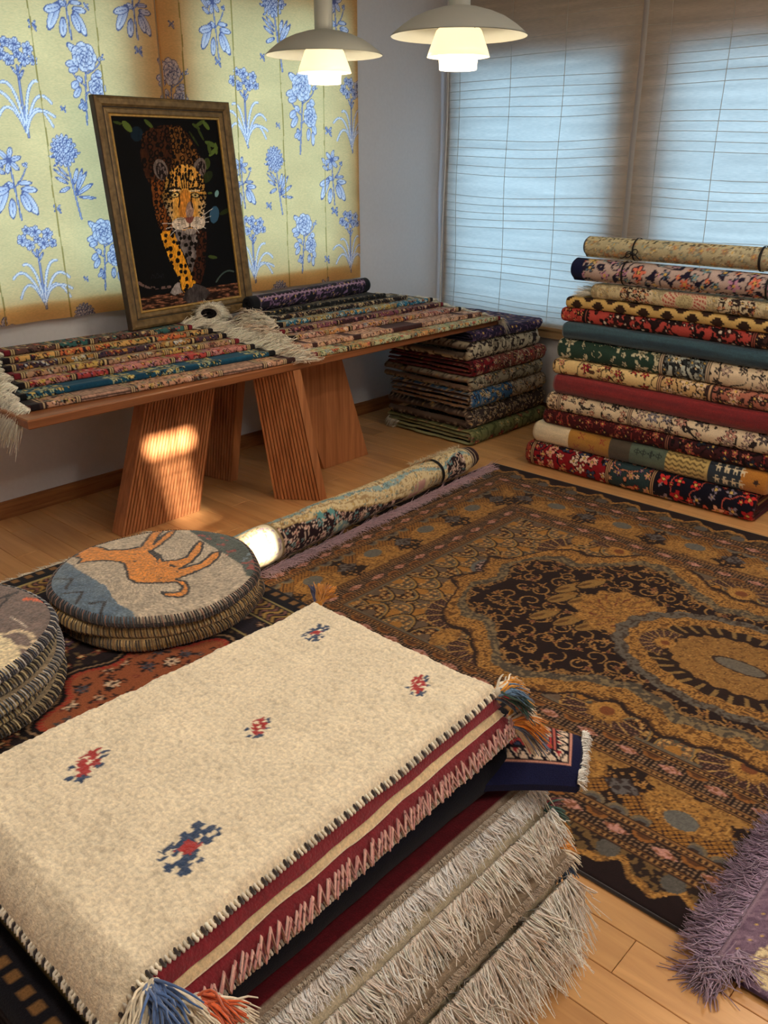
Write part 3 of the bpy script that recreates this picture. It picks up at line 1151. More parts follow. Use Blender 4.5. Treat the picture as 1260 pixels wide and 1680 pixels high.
def p_sections(parts, bars=None):
    """parts: (end u, pattern); a dark bar with pale edges at every change"""
    def f(u, v):
        c = np.zeros((u.size, 3))
        lo = -1e9
        for (e, fn) in parts:
            m = (u >= lo) & (u < e)
            if m.any():
                c[m] = fn(u[m], v[m])
            lo = e
        if bars:
            for (e, fn) in parts[:-1]:
                d = np.abs(u - e)
                put(c, d < 0.011, bars[0])
                put(c, d < 0.006, bars[1])
                put(c, d < 0.002, bars[0])
        return c
    return f


def p_steps(bg, ink):
    """stepped brown crosses on straw ground"""
    def f(u, v):
        c = base(u, bg) * (0.92 + 0.16 * fbm(u * 40, v * 40, 5))[:, None]
        q = 0.0085
        for (o, w) in ((0.0, -0.008), (0.053, 0.030)):
            i = np.abs(np.floor((np.mod(u + o, 0.106) - 0.053) / q + 0.5))
            j = np.abs(np.floor((v - w) / q + 0.5))
            k = ((i <= 3) & (j <= 0)) | ((i <= 2) & (j <= 1)) | ((i <= 1) & (j <= 2))
            put(c, k, ink)
        return c
    return f


def p_gabbeh(u, v):
    """patchwork of plain wool fields with small woven figures"""
    c = np.zeros((u.size, 3))
    edges = [0.0, 0.19, 0.40, 0.50, 0.67, 0.86, 1.0, 2.0]
    cols = [(228, 208, 172), (176, 122, 44), (78, 66, 52), (86, 100, 84), (206, 176, 106), (34, 44, 56), (186, 120, 40)]
    n = fbm(u * 8, v * 60, 3)
    for k in range(7):
        m = (u >= edges[k] - 1 * (k == 0)) & (u < edges[k + 1])
        c[m] = np.asarray(cols[k], float)
    c *= (0.88 + 0.24 * n)[:, None]
    q = 0.006
    i, j = np.floor(u / q), np.floor(v / q)
    for (cx, cy) in ((0.25, 0.03), (0.31, -0.02), (0.36, 0.025), (0.23, -0.03)):
        a, b_ = i - round(cx / q), j - round(cy / q)
        put(c, (np.abs(a) == np.abs(b_)) & (np.abs(a) < 3) | ((a == 0) & (b_ == 0)), (150, 44, 34))
    for cx in (0.535, 0.565, 0.6, 0.635):
        a, b_ = i - round(cx / q), j - 3
        put(c, (np.abs(a) + np.abs(b_) == 2) | ((a == 0) & (np.abs(b_) < 3)), (36, 46, 42))
    m = (u > 0.67) & (u < 0.85)
    z = np.mod(v + 0.35 * np.abs(np.mod(u, 0.03) - 0.015) * 2, 0.022) < 0.009
    put(c, m & z, (120, 96, 52))
    beast = ['.XX..', '.X...', 'XXXXX', '.XXX.', '.X.X.', '.X.X.']
    for cx in (0.885, 0.922, 0.958, 0.99):
        for cy in (0.028, -0.022):
            a, b_ = (i - round(cx / q)).astype(int), (round((cy + 0.018) / q) - j).astype(int)
            ok = (a >= 0) & (a < 5) & (b_ >= 0) & (b_ < 6)
            lut = np.array([[ch == 'X' for ch in r] for r in beast])
            mm = np.zeros(u.shape, bool)
            mm[ok] = lut[b_[ok], a[ok]]
            put(c, mm, (226, 208, 172))
    a, b_ = np.abs(i - round(1.06 / q)), np.abs(j)
    put(c, (a + b_ < 3), (60, 34, 24))
    return c


def p_bordered(edge, inner, width=0.05):
    """plain border band along the fold side"""
    def f(u, v):
        return inner(u, v)
    return f


# ================================================================== rug builders
def bezel_s(L, pitch):
    n = max(12, int(L / pitch))
    s = np.linspace(0, L, n)
    e = np.array([0.0015, 0.004, 0.008])
    return np.unique(np.concatenate([s, e, L - e]))


def folded_rug(name, label, L, D, T, pattern, loc, rotz=0.0, sheets=2, mat=None, edge=(120, 100, 84), wob=None, cat='rug', group=None, pitch=0.006, bulge=0.5,
               seed=0, top=None, ragged=0.006, squash=0.8, vis_top=0.08, droop=0.0, lip=0.0, dense=0.0):
    """a rug folded over and over: length along x, its fold on the -y side; the layers show at both ends"""
    rng = np.random.default_rng(seed + 100)
    r = root(name, label, cat, loc, rotz, group)
    ts = T / (2.0 * sheets)
    wob = wob or (lambda s, z: 0 * s)
    for k in range(sheets):
        ro, ri = T / 2 - k * ts, T / 2 - k * ts - ts * (0.84 if dense else 0.93)
        s = bezel_s(L, pitch if k == 0 else 0.03)
        e0, e1 = rng.uniform(-ragged, ragged * 0.3, 2) if k else (0, 0)
        s = (-e0) + (L + e0 + e1) * s / L
        na = max(9, int(pi * T / 2 / pitch) + 1) if k == 0 else 8
        a = np.linspace(-pi / 2, pi / 2, na)
        ntop = max(3, int(min(D, vis_top) / pitch)) if k == 0 else 3
        dtop = np.unique(np.concatenate([np.linspace(T / 2, T / 2 + vis_top, ntop), [D]])) if k == 0 and D > T / 2 + vis_top + 0.01 else np.linspace(T / 2, D, ntop + 1)
        if top is not None and k == 0:
            dtop = np.linspace(T / 2, D, max(3, int((D - T / 2) / pitch)))
        dbot = np.linspace(D, T / 2, 5)
        if dense:
            dbot = np.linspace(D, T / 2, int(D / dense))
            dtop = dbot[::-1]
        nb = len(dbot) - 1

        def path(rad):
            zc = T / 2
            f = T / 2 - squash * (rad * np.abs(np.cos(a)) ** 0.8)
            zz = zc + rad * np.sin(a) + lip * np.clip(np.sin(a) + 0.3, 0, 1)
            return (np.concatenate([dbot[:-1], f, dtop[1:]]), np.concatenate([np.full(nb, zc - rad), zz, zc + rad + lip * np.exp(-((dtop[1:] - T / 2) / 0.030) ** 2)]))
        do, zo = path(ro)
        di, zi = path(max(ri, 0.0004))
        arc_ = np.concatenate([[0], np.cumsum(np.hypot(np.diff(do), np.diff(zo)))])
        mid = np.interp(nb + (na - 1) / 2, np.arange(len(arc_)), arc_)
        v = arc_ - mid
        nrm_shrink = np.zeros(len(s))
        for m_, d_ in ((np.abs(s - s[0]), 1), (np.abs(s[-1] - s), 1)):
            x = np.clip(1 - m_ / 0.008, 0, 1)
            nrm_shrink = np.maximum(nrm_shrink, 1 - np.sqrt(1 - x ** 2 * 0.96))
        w_ = np.clip(nrm_shrink, 0, 1)[:, None] * 0.42
        DO = do[None] * (1 - w_) + (do + di)[None] / 2 * w_
        ZO = zo[None] * (1 - w_) + (zo + zi)[None] / 2 * w_
        S = np.repeat(s[:, None], len(do), 1)
        if dense:
            rag = ragged * 2 * (fbm(do * 9 + k * 7 + seed, do * 0 + np.sign(zo - T / 2), seed) - 0.5)
            S = S + rag[None] * (np.clip(1 - (S - s[0]) / 0.05, 0, 1) - np.clip(1 - (s[-1] - S) / 0.05, 0, 1))
        jit = 0.004 * (fbm(s * 5 + seed, s * 0 + k, seed) - 0.5)[:, None] * 2
        dz = np.asarray(wob(S + loc_phase(loc), ZO + loc[2]))
        lump = 0.0022 * (fbm(S.ravel() * 14, np.tile(v, len(s)) * 14 + seed, seed + 4).reshape(S.shape) - 0.5) * 2
        front = np.cos(np.clip((do - 0) / T, 0, 1) * pi / 2)[None]
        dr = -droop * (np.clip(1 - S / 0.12, 0, 1) ** 2 + np.clip(1 - (L - S) / 0.12, 0, 1) ** 2)
        P = np.stack([S, DO + jit + lump * front, ZO + dz + dr], 2)
        if k == 0:
            uu, vv = S.ravel(), np.tile(v, len(s))
            col = pattern(uu, vv)
            body = MB()
            body.grid(P, col, flip=True)
            tgt = body
        else:
            tgt = MB()
            tgt.grid(P, np.asarray(edge) * 0.8, flip=True)
        # inner face of the sheet and rounded cut ends
        sI = s[[0, -1]] if True else s
        for end, sg in ((0, -1), (-1, 1)):
            so = s[end]
            O = P[end]
            zIn = zi + np.asarray(wob(np.full(len(zi), so) + loc_phase(loc), zi + loc[2])) + dr[end][0]
            I = np.stack([S[end], di + jit[end], zIn], 1)
            m1 = (O * 0.7 + I * 0.3) + np.array([sg * ts * bulge * 0.8, 0, 0])
            m2 = (O * 0.3 + I * 0.7) + np.array([sg * ts * bulge * 0.8, 0, 0])
            G = np.stack([O, m1, m2, I], 0)
            ec = np.asarray(edge, float)
            cc = np.tile(ec if ec.ndim == 1 else ec[k % len(ec)], (4 * len(do), 1))
            pc = pattern(np.tile(np.array([so + 0.0]), len(do)) + 0.01 * np.arange(len(do)) % 0.05, arc_ * 1.0 + k * 0.11)
            cc = cc.reshape(4, len(do), 3)
            cc[0] = 0.6 * pc + 0.4 * cc[0]
            cc[1] = 0.6 * pc + 0.4 * cc[1]
            tgt.grid(G, cc.reshape(-1, 3), flip=(sg > 0))
        tgt.obj('pile' if k == 0 else 'inner_layer', mat or M_PILE, r, weld=True)
    return r


def loc_phase(loc):
    return 0.0


def rolled_rug(name, label, A, B, rA, rB, pattern, mat=None, turns=4, cat='rug', group=None, flat=1.0, pitch=0.006, edge=(60, 50, 46), bend=None, lump=0.0, seed=0):
    """a rug rolled up between A and B (axis ends)"""
    A, B = np.asarray(A, float), np.asarray(B, float)
    r = root(name, label, cat, tuple((A + B) / 2 - np.array([0, 0, rA])), 0, group)
    O = (A + B) / 2 - np.array([0, 0, rA])
    L = np.linalg.norm(B - A)
    T = (B - A) / L
    side = np.cross(np.array([0, 0, 1.0]), T)
    side /= np.linalg.norm(side)
    up = np.cross(T, side)
    n = int(L / pitch)
    s = np.linspace(0, L, n)
    seg = max(28, int(2 * pi * max(rA, rB) / pitch))
    a = np.linspace(0, 2 * pi, seg + 1)
    rad = (rA + (rB - rA) * s / L)
    rad = rad * (1 + (bend(s / L) if bend else 0))
    e = np.minimum(s, L - s)
    rad = rad - 0.006 * np.clip(1 - e / 0.006, 0, 1) ** 2
    RR = rad[:, None] * (1 - 0.10 * (a / (2 * pi))[None])          # the outermost turn ends in a step
    RR = RR + lump * (fbm(np.repeat(s, seg + 1) * 9, np.tile(np.cos(a) * 1.5, n) + seed, seed).reshape(n, seg + 1) - 0.5)
    a0 = -1.9
    P = A + s[:, None, None] * T + RR[:, :, None] * (np.cos(a + a0)[None, :, None] * side + flat * np.sin(a + a0)[None, :, None] * up)
    u, v = np.repeat(s, seg + 1), (RR * a[None]).ravel()
    b = MB()
    b.grid(P - O, pattern(u, v), flip=True)
    # the free edge of the outer turn
    E0, E1 = P[:, 0], P[:, -1]
    b.grid(np.stack([E0, E1], 1) - O, edge)
    b.obj('pile', mat or M_SILK, r, weld=True)
    for (pt, rr, sg) in ((A, RR[0], -1), (B, RR[-1], 1)):
        c = MB()
        rings = turns * 4
        f = np.linspace(1.0, 0.06, rings + 1)
        Q = np.zeros((rings + 1, seg + 1, 3))
        cc = np.zeros((rings + 1, seg + 1, 3))
        for i, q in enumerate(f):
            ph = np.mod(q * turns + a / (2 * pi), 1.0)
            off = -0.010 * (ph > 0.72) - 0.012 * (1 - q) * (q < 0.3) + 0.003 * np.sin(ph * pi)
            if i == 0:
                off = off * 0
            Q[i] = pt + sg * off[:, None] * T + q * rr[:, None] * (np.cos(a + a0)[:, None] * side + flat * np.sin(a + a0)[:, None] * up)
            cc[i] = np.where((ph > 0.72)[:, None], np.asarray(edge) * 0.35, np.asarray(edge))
        c.grid(Q - O, cc.reshape(-1, 3), flip=(sg < 0))
        c.obj('rolled_end', mat or M_SILK, r)

    def point(t, ang, k=1.0):
        i = min(n - 1, int(t * (n - 1)))
        return A + s[i] * T + (rad[i] + 0.0015) * k * (cos(ang) * side + flat * sin(ang) * up) - O
    r_info = dict(point=point, T=T, side=side, up=up, O=O, L=L)
    return r, r_info


def strap(r, info, t, mat=M_RIBBON, width=0.009, name='strap', bow=None):
    b = MB()
    ang = np.linspace(0, 2 * pi, 49)
    P = np.zeros((2, 49, 3))
    for j, q in enumerate((-width / 2, width / 2)):
        for i, a in enumerate(ang):
            P[j, i] = info['point'](t, a, 1.02) + info['T'] * q
    b.grid(P, (12, 12, 18))
    if bow is not None:
        c0 = info['point'](t, bow, 1.05)
        nrm = c0 - info['point'](t, bow, 0.5)
        nrm /= np.linalg.norm(nrm)
        tt = np.cross(nrm, info['T'])
        for sg in (-1, 1):
            q = np.linspace(0, 2 * pi, 15)
            lp = c0 + 0.030 * sg * ((1 - np.cos(q)) / 2)[:, None] * (info['T'] * 0.9 + tt * 0.35) + (0.012 * np.sin(q))[:, None] * tt + 0.006 * nrm
            b.tube(lp, 0.0022, 6)
            x = np.linspace(0, 1, 8)[:, None]
            b.tube(c0 + 0.006 * nrm + 0.06 * x * (info['T'] * sg * 0.8 - np.array([0, 0, 0.35])) + 0.005 * np.sin(x * 6) * tt, 0.0022, 6)
        b.tube([c0 - tt * 0.006 + nrm * 0.004, c0 + nrm * 0.010, c0 + tt * 0.006 + nrm * 0.004], [0.004, 0.006, 0.004], 8)
    return b.obj(name, mat, r)


# ================================================================== tall stack of folded rugs at the window wall
def stack_wob(h, amp=0.006, ph=0.0):
    def f(s, z):
        return np.clip(z / h, 0, 1) * amp * (np.sin(s * 6 + ph) + 0.6 * np.sin(s * 13 + ph * 2)) - 0.012 * np.clip(z / h, 0, 1) * np.clip(s - 0.5, 0, 1) * 0
    return f


WOB = stack_wob(1.0, 0.0035)
REDS = [(196, 44, 42), (226, 150, 128), (232, 206, 178), (40, 52, 92), (168, 36, 40)]
NAVYF = p_sections([(0.035, p_floral((150, 60, 46), [(230, 190, 150), (30, 24, 40)], None, 0.03, 0.01, 2)),
                    (0.44, p_floral((142, 26, 34), [(226, 160, 136), (236, 206, 180), (58, 66, 96), (196, 120, 90)], (30, 22, 36), 0.055, 0.021, 5, vsize=0.07, petals=4)),
                    (0.66, p_floral((44, 62, 66), [(214, 60, 52), (234, 190, 160), (120, 86, 120), (206, 150, 120)], (206, 130, 96), 0.06, 0.02, 8, vsize=0.08, vw=0.1)),
                    (3.0, p_floral((22, 20, 34), [(206, 48, 46), (232, 176, 150), (176, 36, 44), (140, 126, 140)], (196, 92, 78), 0.075, 0.026, 12, vsize=0.10, vw=0.09, petals=4))], ((20, 14, 20), (190, 150, 110)))
DARKRED = p_sections([(0.62, p_floral((74, 24, 26), [(156, 62, 54), (46, 30, 38), (186, 104, 82), (92, 40, 40)], (140, 56, 46), 0.042, 0.014, 21, vsize=0.04)),
                      (3.0, p_floral((62, 30, 34), [(176, 92, 78), (36, 44, 60), (150, 52, 50)], (24, 18, 24), 0.05, 0.018, 24, petals=4))], ((24, 18, 22), (150, 96, 76)))
CREAMFL = p_sections([(0.06, p_floral((226, 200, 164), [(188, 150, 130)], (120, 96, 84), 0.03, 0.008, 30)),
                      (0.42, p_floral((232, 210, 176), [(64, 54, 52), (150, 128, 120), (190, 120, 100)], (70, 60, 58), 0.052, 0.015, 31, vsize=0.06, vw=0.07, heart=(226, 206, 176))),
                      (3.0, p_floral((234, 212, 180), [(96, 84, 86), (180, 150, 140), (196, 140, 124), (140, 132, 140)], (52, 44, 46), 0.07, 0.024, 34, vsize=0.08, vw=0.07, petals=7, heart=(234, 212, 180)))], ((80, 66, 60), (206, 176, 146)))
SOLIDRED = p_solid((142, 32, 34), (110, 22, 28), 40)
CREAMRED = p_sections([(0.52, p_floral((228, 196, 138), [(168, 44, 46), (150, 36, 52), (206, 130, 110)], (84, 56, 40), 0.072, 0.018, 44, vsize=0.09, vw=0.06, leaf=(120, 104, 70))),
                       (0.74, p_floral((206, 168, 116), [(178, 96, 76), (70, 50, 46), (226, 196, 160)], (62, 44, 40), 0.06, 0.022, 46, vsize=0.09, vw=0.1)),
                       (3.0, p_floral((176, 108, 88), [(206, 160, 130), (70, 50, 50), (226, 190, 160)], (70, 48, 44), 0.055, 0.018, 48, vsize=0.08, vw=0.08))], ((60, 42, 40), (206, 160, 120)))
GREENFL = p_sections([(0.50, p_floral((44, 66, 56), [(228, 214, 180), (206, 196, 164)], (206, 196, 160), 0.085, 0.026, 52, vsize=0.10, vw=0.035, line=(40, 52, 48), leaf=(206, 200, 168), heart=(150, 140, 110), dens=0.85)),
                      (0.70, p_floral((190, 196, 186), [(60, 60, 62), (230, 218, 190), (110, 116, 116)], (44, 48, 52), 0.05, 0.018, 54, vsize=0.06, vw=0.2)),
                      (3.0, p_floral((230, 208, 176), [(90, 80, 78), (176, 150, 136), (200, 170, 150)], (60, 52, 52), 0.08, 0.022, 56, vsize=0.10, vw=0.06, heart=(230, 208, 176)))], ((70, 62, 58), (214, 190, 160)))
TEAL = p_solid((50, 80, 92), (24, 46, 62), 60)
CORAL = p_sections([(0.12, p_floral((178, 66, 58), [(40, 24, 24), (206, 100, 84)], None, 0.03, 0.012, 62)),
                    (0.86, p_floral((176, 70, 62), [(30, 18, 20), (62, 30, 30), (44, 24, 26)], (34, 20, 22), 0.062, 0.024, 64, vsize=0.07, vw=0.16, petals=4, line=(28, 16, 18), heart=(222, 200, 180))),
                    (3.0, p_floral((64, 40, 36), [(160, 66, 56), (34, 46, 76), (190, 140, 100)], (28, 20, 22), 0.04, 0.014, 66))], ((30, 20, 22), (150, 80, 66)))
STEPS = p_steps((206, 170, 104), (52, 34, 26))


def p_medal_beige(u, v):
    c = p_floral((196, 180, 142), [(176, 160, 126), (206, 192, 160), (160, 140, 108)], (160, 146, 112), 0.028, 0.009, 71, line=(150, 132, 104))(u, v)
    for cu in (0.21, 0.63):
        m = np.hypot((u - cu) / 0.075, v / 0.07) < 1
        d = p_floral((206, 190, 158), [(110, 70, 60), (190, 120, 100)], (60, 48, 44), 0.03, 0.010, 73, vw=0.2, vsize=0.03)(u, v)
        c[m] = d[m]
    r = np.hypot((u - 0.42) / 1.25, v)
    th = np.arctan2(v, u - 0.42)
    k = r < 0.075
    ray = (np.mod(th * 24 / (2 * pi) + r * 30, 1) < 0.5) & (np.mod(r * 120, 1) < 0.7)
    put(c, k & ray, (172, 84, 74))
    put(c, k & ~ray, (206, 180, 150))
    put(c, r < 0.03, (184, 170, 128))
    put(c, (r < 0.03) & (np.mod(r * 160 + th * 1.3, 1) < 0.25), (140, 120, 90))
    return c


SX, STACK = 3.42, []
# (label, z0, z1, y of the left end, y of the right end, pattern, front x offset, sheets, edge colour)
TALL = [
    ('navy and crimson floral folded rug at the bottom of the tall stack', 0.001, 0.120, 2.215, 1.115, NAVYF, 0.0, 3, (70, 26, 28)),
    ('folded wool rug with cream, mustard and green patches and white animals in the tall stack', 0.121, 0.222, 2.185, 1.085, p_gabbeh, 0.015, 2, (150, 110, 60)),
    ('dark red-brown floral folded rug lying on the patched wool rug', 0.223, 0.292, 2.14, 1.06, DARKRED, 0.02, 2, (70, 30, 30)),
    ('cream folded rug with fine black scrolls under the plain red rug', 0.293, 0.377, 2.122, 1.06, CREAMFL, 0.015, 2, (206, 180, 150)),
    ('plain red folded rug in the middle of the tall stack', 0.378, 0.470, 2.09, 1.05, SOLIDRED, 0.005, 2, (110, 24, 28)),
    ('cream folded rug with red flowers turning rose-brown above the plain red rug', 0.471, 0.540, 2.10, 1.05, CREAMRED, 0.01, 2, (190, 150, 110)),
    ('dark green folded rug with cream flowers turning cream under the teal rug', 0.541, 0.635, 2.085, 1.05, GREENFL, 0.012, 2, (120, 120, 100)),
    ('plain teal blue folded rug in the tall stack', 0.636, 0.712, 2.062, 1.05, TEAL, 0.005, 2, (34, 54, 66)),
    ('coral and black tribal folded rug lying on the teal rug', 0.713, 0.775, 2.08, 1.05, CORAL, 0.012, 2, (80, 34, 32)),
    ('straw-coloured folded rug with stepped brown crosses', 0.776, 0.824, 2.058, 1.05, STEPS, 0.01, 2, (170, 140, 90)),
]
for i, (lab, z0, z1, yl, yr, pat, dx, ns, ec) in enumerate(TALL):
    folded_rug('folded_rug', lab, yl - yr, 0.70, z1 - z0, pat, (SX + dx, yl, z0), -pi / 2, ns, edge=ec, wob=WOB, group='folded rugs in the tall stack', seed=i * 3 + 1, pitch=0.0042,
               mat=M_WOOL if i in (1, 4, 7) else M_PILE, vis_top=0.02)
sm = folded_rug('folded_rug', 'small beige folded rug with rosy medallion and white fringe in the tall stack', 0.80, 0.62, 0.062, p_medal_beige, (SX + 0.005, 1.935, 0.826), -pi / 2, 2, edge=(176, 160, 124),
                wob=WOB, group='folded rugs in the tall stack', seed=77, vis_top=0.03, pitch=0.004)
fringe('fringe', sm, (0.0, 0.02, 0.02), (0.0, 0.3, 0.03), (-1, -0.1, 0), 0.10, 0.12, (222, 214, 196), 260, floor=0.001)
PAIS = p_sections([(0.055, lambda u, v: base(u, (24, 28, 62))),
                   (3.0, p_floral((190, 168, 160), [(120, 152, 158), (222, 120, 96), (214, 186, 130), (196, 140, 170), (90, 110, 130)], (34, 30, 52), 0.07, 0.024, 81, vsize=0.075, vw=0.10, petals=5, line=(40, 34, 52)))])
r12, inf = rolled_rug('rolled_rug', 'rolled pink and blue paisley rug with navy end tied with ribbon under the top roll', (SX + 0.053, 2.045, 0.944), (SX + 0.053, 0.98, 0.942), 0.052, 0.052, PAIS, M_PILE, edge=(30, 32, 62), flat=0.94)
for t in (0.235, 0.80):
    strap(r12, inf, t, width=0.008)
BEIGE = p_floral((182, 172, 140), [(196, 150, 110), (150, 160, 146), (206, 196, 164), (176, 130, 100)], (140, 150, 138), 0.045, 0.015, 91, line=(140, 128, 104), vsize=0.05, vw=0.1)


def BEIGE_B(u, v):
    c = BEIGE(u, v)
    m = np.abs(np.mod(v, 0.15) - 0.02) < 0.018
    d = p_floral((196, 184, 146), [(120, 100, 76), (96, 106, 100)], None, 0.026, 0.008, 93)(u, v)
    c[m] = d[m]
    put(c, u < 0.012, (70, 74, 84))
    return c


r13, inf = rolled_rug('rolled_rug', 'rolled beige floral rug tied with black ribbon on top of the tall stack', (SX + 0.062, 2.0, 1.040), (SX + 0.062, 0.93, 1.040), 0.047, 0.048, BEIGE_B, M_PILE, edge=(60, 64, 74), flat=0.94)
strap(r13, inf, 0.225, width=0.008, bow=3.35)
strap(r13, inf, 0.71, width=0.010)

# ================================================================== lower stack of folded rugs under the end of the table
WOB2 = stack_wob(0.62, 0.006, 2.0)
LOW = [
    ('olive green folded rug with red roses at the bottom of the lower stack', 0.001, 0.085, 3.485, 4.165, p_floral((112, 116, 74), [(140, 46, 56), (92, 100, 62), (150, 150, 104)], (84, 92, 56), 0.07, 0.02, 101, line=(60, 64, 40), vsize=0.08), 2, (150, 148, 108)),
    ('black and beige densely patterned folded rug lying on the olive green rug', 0.086, 0.195, 3.475, 4.155, p_floral((60, 50, 48), [(176, 158, 130), (110, 96, 84), (140, 122, 104)], (186, 168, 142), 0.035, 0.012, 105, vsize=0.04, vw=0.1), 2, (96, 78, 66)),
    ('blue folded rug turning beige in the middle of the lower stack', 0.196, 0.288, 3.468, 4.13, p_sections([(0.34, p_floral((58, 102, 142), [(190, 160, 120), (36, 58, 96), (206, 190, 160)], (176, 160, 130), 0.05, 0.016, 110)),
                                                                                                   (3, p_floral((176, 160, 134), [(150, 110, 90), (120, 116, 110)], (130, 116, 100), 0.045, 0.014, 112))]), 2, (124, 92, 66)),
    ('beige-grey folded rug with rose bouquets above the blue rug', 0.289, 0.365, 3.463, 4.105, p_floral((158, 150, 126), [(176, 130, 110), (196, 176, 150), (110, 104, 92)], (110, 102, 86), 0.06, 0.02, 115, vsize=0.07), 2, (110, 86, 70)),
    ('wine red folded rug with beige flowers in the lower stack', 0.366, 0.448, 3.468, 4.105, p_sections([(0.16, p_floral((120, 22, 32), [(60, 20, 30), (170, 120, 100)], (70, 18, 28), 0.05, 0.016, 120)),
                                                                                                     (3, p_floral((128, 70, 62), [(190, 164, 136), (70, 40, 44), (150, 40, 46)], (196, 170, 140), 0.04, 0.013, 122))]), 2, (104, 52, 46)),
    ('cream folded rug with bold black scrolls below the purple rug', 0.449, 0.545, 3.448, 4.06, p_floral((196, 184, 156), [(60, 50, 50), (150, 136, 116)], (56, 46, 48), 0.055, 0.016, 126, vsize=0.07, vw=0.13, heart=(196, 184, 156)), 2, (92, 78, 66)),
    ('dark purple folded rug on top of the lower stack', 0.546, 0.600, 3.44, 4.05, p_floral((40, 34, 62), [(96, 70, 110), (140, 110, 130), (70, 50, 76)], (100, 76, 110), 0.05, 0.017, 130, line=(22, 18, 36)), 2, (40, 34, 50)),
]
for i, (lab, z0, z1, xl, xr, pat, ns, ec) in enumerate(LOW):
    o = folded_rug('folded_rug', lab, xr - xl, 0.60 - 0.02 * (i % 3), z1 - z0, pat, (xl, 2.56 + 0.008 * (i % 2), z0), 0.0, 1 if i in (1, 3, 5) else ns, edge=ec, wob=WOB2, group='folded rugs in the lower stack', seed=200 + i * 5,
                   bulge=0.40 if i in (1, 3, 5) else 0.85, ragged=0.016, vis_top=0.05, pitch=0.005, dense=0.011)
    if i == 0:
        fringe('fringe', o, (-0.01, 0.52, 0.04), (-0.01, 0.59, 0.06), (-0.5, 0.8, -0.4), 0.035, 0.9, (206, 196, 172), 70, floor=0.001 - z0)

# ================================================================== small folded rugs on the table
TT = 0.0140
S_L = [((196, 150, 122), [(150, 96, 76), (206, 176, 110), (226, 190, 170), (120, 130, 120)], (90, 70, 62)),
       ((24, 78, 104), [(206, 200, 150), (214, 190, 110), (30, 60, 40), (176, 190, 150)], (190, 190, 140)),
       ((196, 130, 120), [(176, 50, 50), (206, 176, 86), (220, 150, 160), (150, 110, 150)], (120, 50, 50)),
       ((176, 140, 110), [(206, 180, 90), (150, 110, 120), (190, 190, 170), (120, 60, 50)], (110, 90, 80)),
       ((70, 52, 66), [(206, 150, 70), (190, 200, 206), (150, 70, 50), (40, 34, 70)], (190, 170, 120)),
       ((214, 168, 100), [(206, 96, 60), (130, 150, 110), (70, 44, 60), (226, 196, 120)], (56, 36, 52)),
       ((96, 70, 66), [(40, 110, 110), (176, 80, 70), (190, 170, 140), (30, 26, 30)], (50, 40, 44))]
N_L = ['rose and grey striped small rug along the front edge of the table, left half', 'teal small rug with cream blossoms on the left half of the table', 'pink and crimson floral small rug behind the teal one',
       'mauve and yellow small rug behind the pink floral one', 'dark plum small rug with amber flowers on the left half of the table', 'apricot small rug with dark curling stems on the left half of the table',
       'dark small rug with teal and red flowers directly before the picture frame']
L_END = [(1.235, 2.687, 2.301, 2.598), (1.251, 2.786, 2.289, 2.706), (1.29, 2.875, 2.271, 2.812), (1.32, 2.962, 2.255, 2.895), (1.325, 3.035, 2.245, 2.962), (1.35, 3.100, 2.225, 3.030), (1.385, 3.160, 2.17, 3.098)]
S_R = [((190, 190, 150), [(206, 130, 70), (110, 150, 110), (226, 206, 150), (196, 90, 80), (120, 150, 160)], (150, 120, 80)),
       ((206, 164, 136), [(150, 96, 80), (226, 190, 170), (176, 120, 110)], (110, 70, 64)),
       ((196, 150, 130), [(206, 140, 70), (140, 160, 180), (150, 60, 70), (226, 200, 180)], (120, 70, 70)),
       ((60, 34, 40), [(150, 90, 110), (206, 176, 150), (110, 60, 70)], (160, 110, 110)),
       ((46, 120, 150), [(226, 176, 90), (196, 220, 220), (206, 150, 60), (150, 90, 60)], (190, 200, 190)),
       ((40, 34, 36), [(206, 186, 150), (150, 130, 110), (120, 90, 80)], (190, 170, 140)),
       ((24, 26, 28), [(70, 72, 70), (110, 108, 100)], (64, 66, 64))]
N_R = ['pale green and orange small rug along the front edge of the table, window half', 'dusty pink small rug with dark brown field on the window half of the table', 'pink and blue flowered small rug behind the dusty pink one',
       'dark maroon small rug with mauve flowers on the window half of the table', 'bright blue small rug with yellow flowers on the window half of the table', 'black small rug with beige dotted edge behind the bright blue one',
       'plain charcoal small rug lying under the rolled purple rug']
R_END = [(2.406, 2.603, 3.657, 2.56), (2.426, 2.700, 3.625, 2.655), (2.486, 2.82, 3.605, 2.775), (2.499, 2.905, 3.589, 2.88), (2.555, 2.985, 3.601, 2.96), (2.58, 3.06, 3.50, 3.045), (2.60, 3.13, 3.40, 3.115)]
CREAMY = (242, 232, 212)
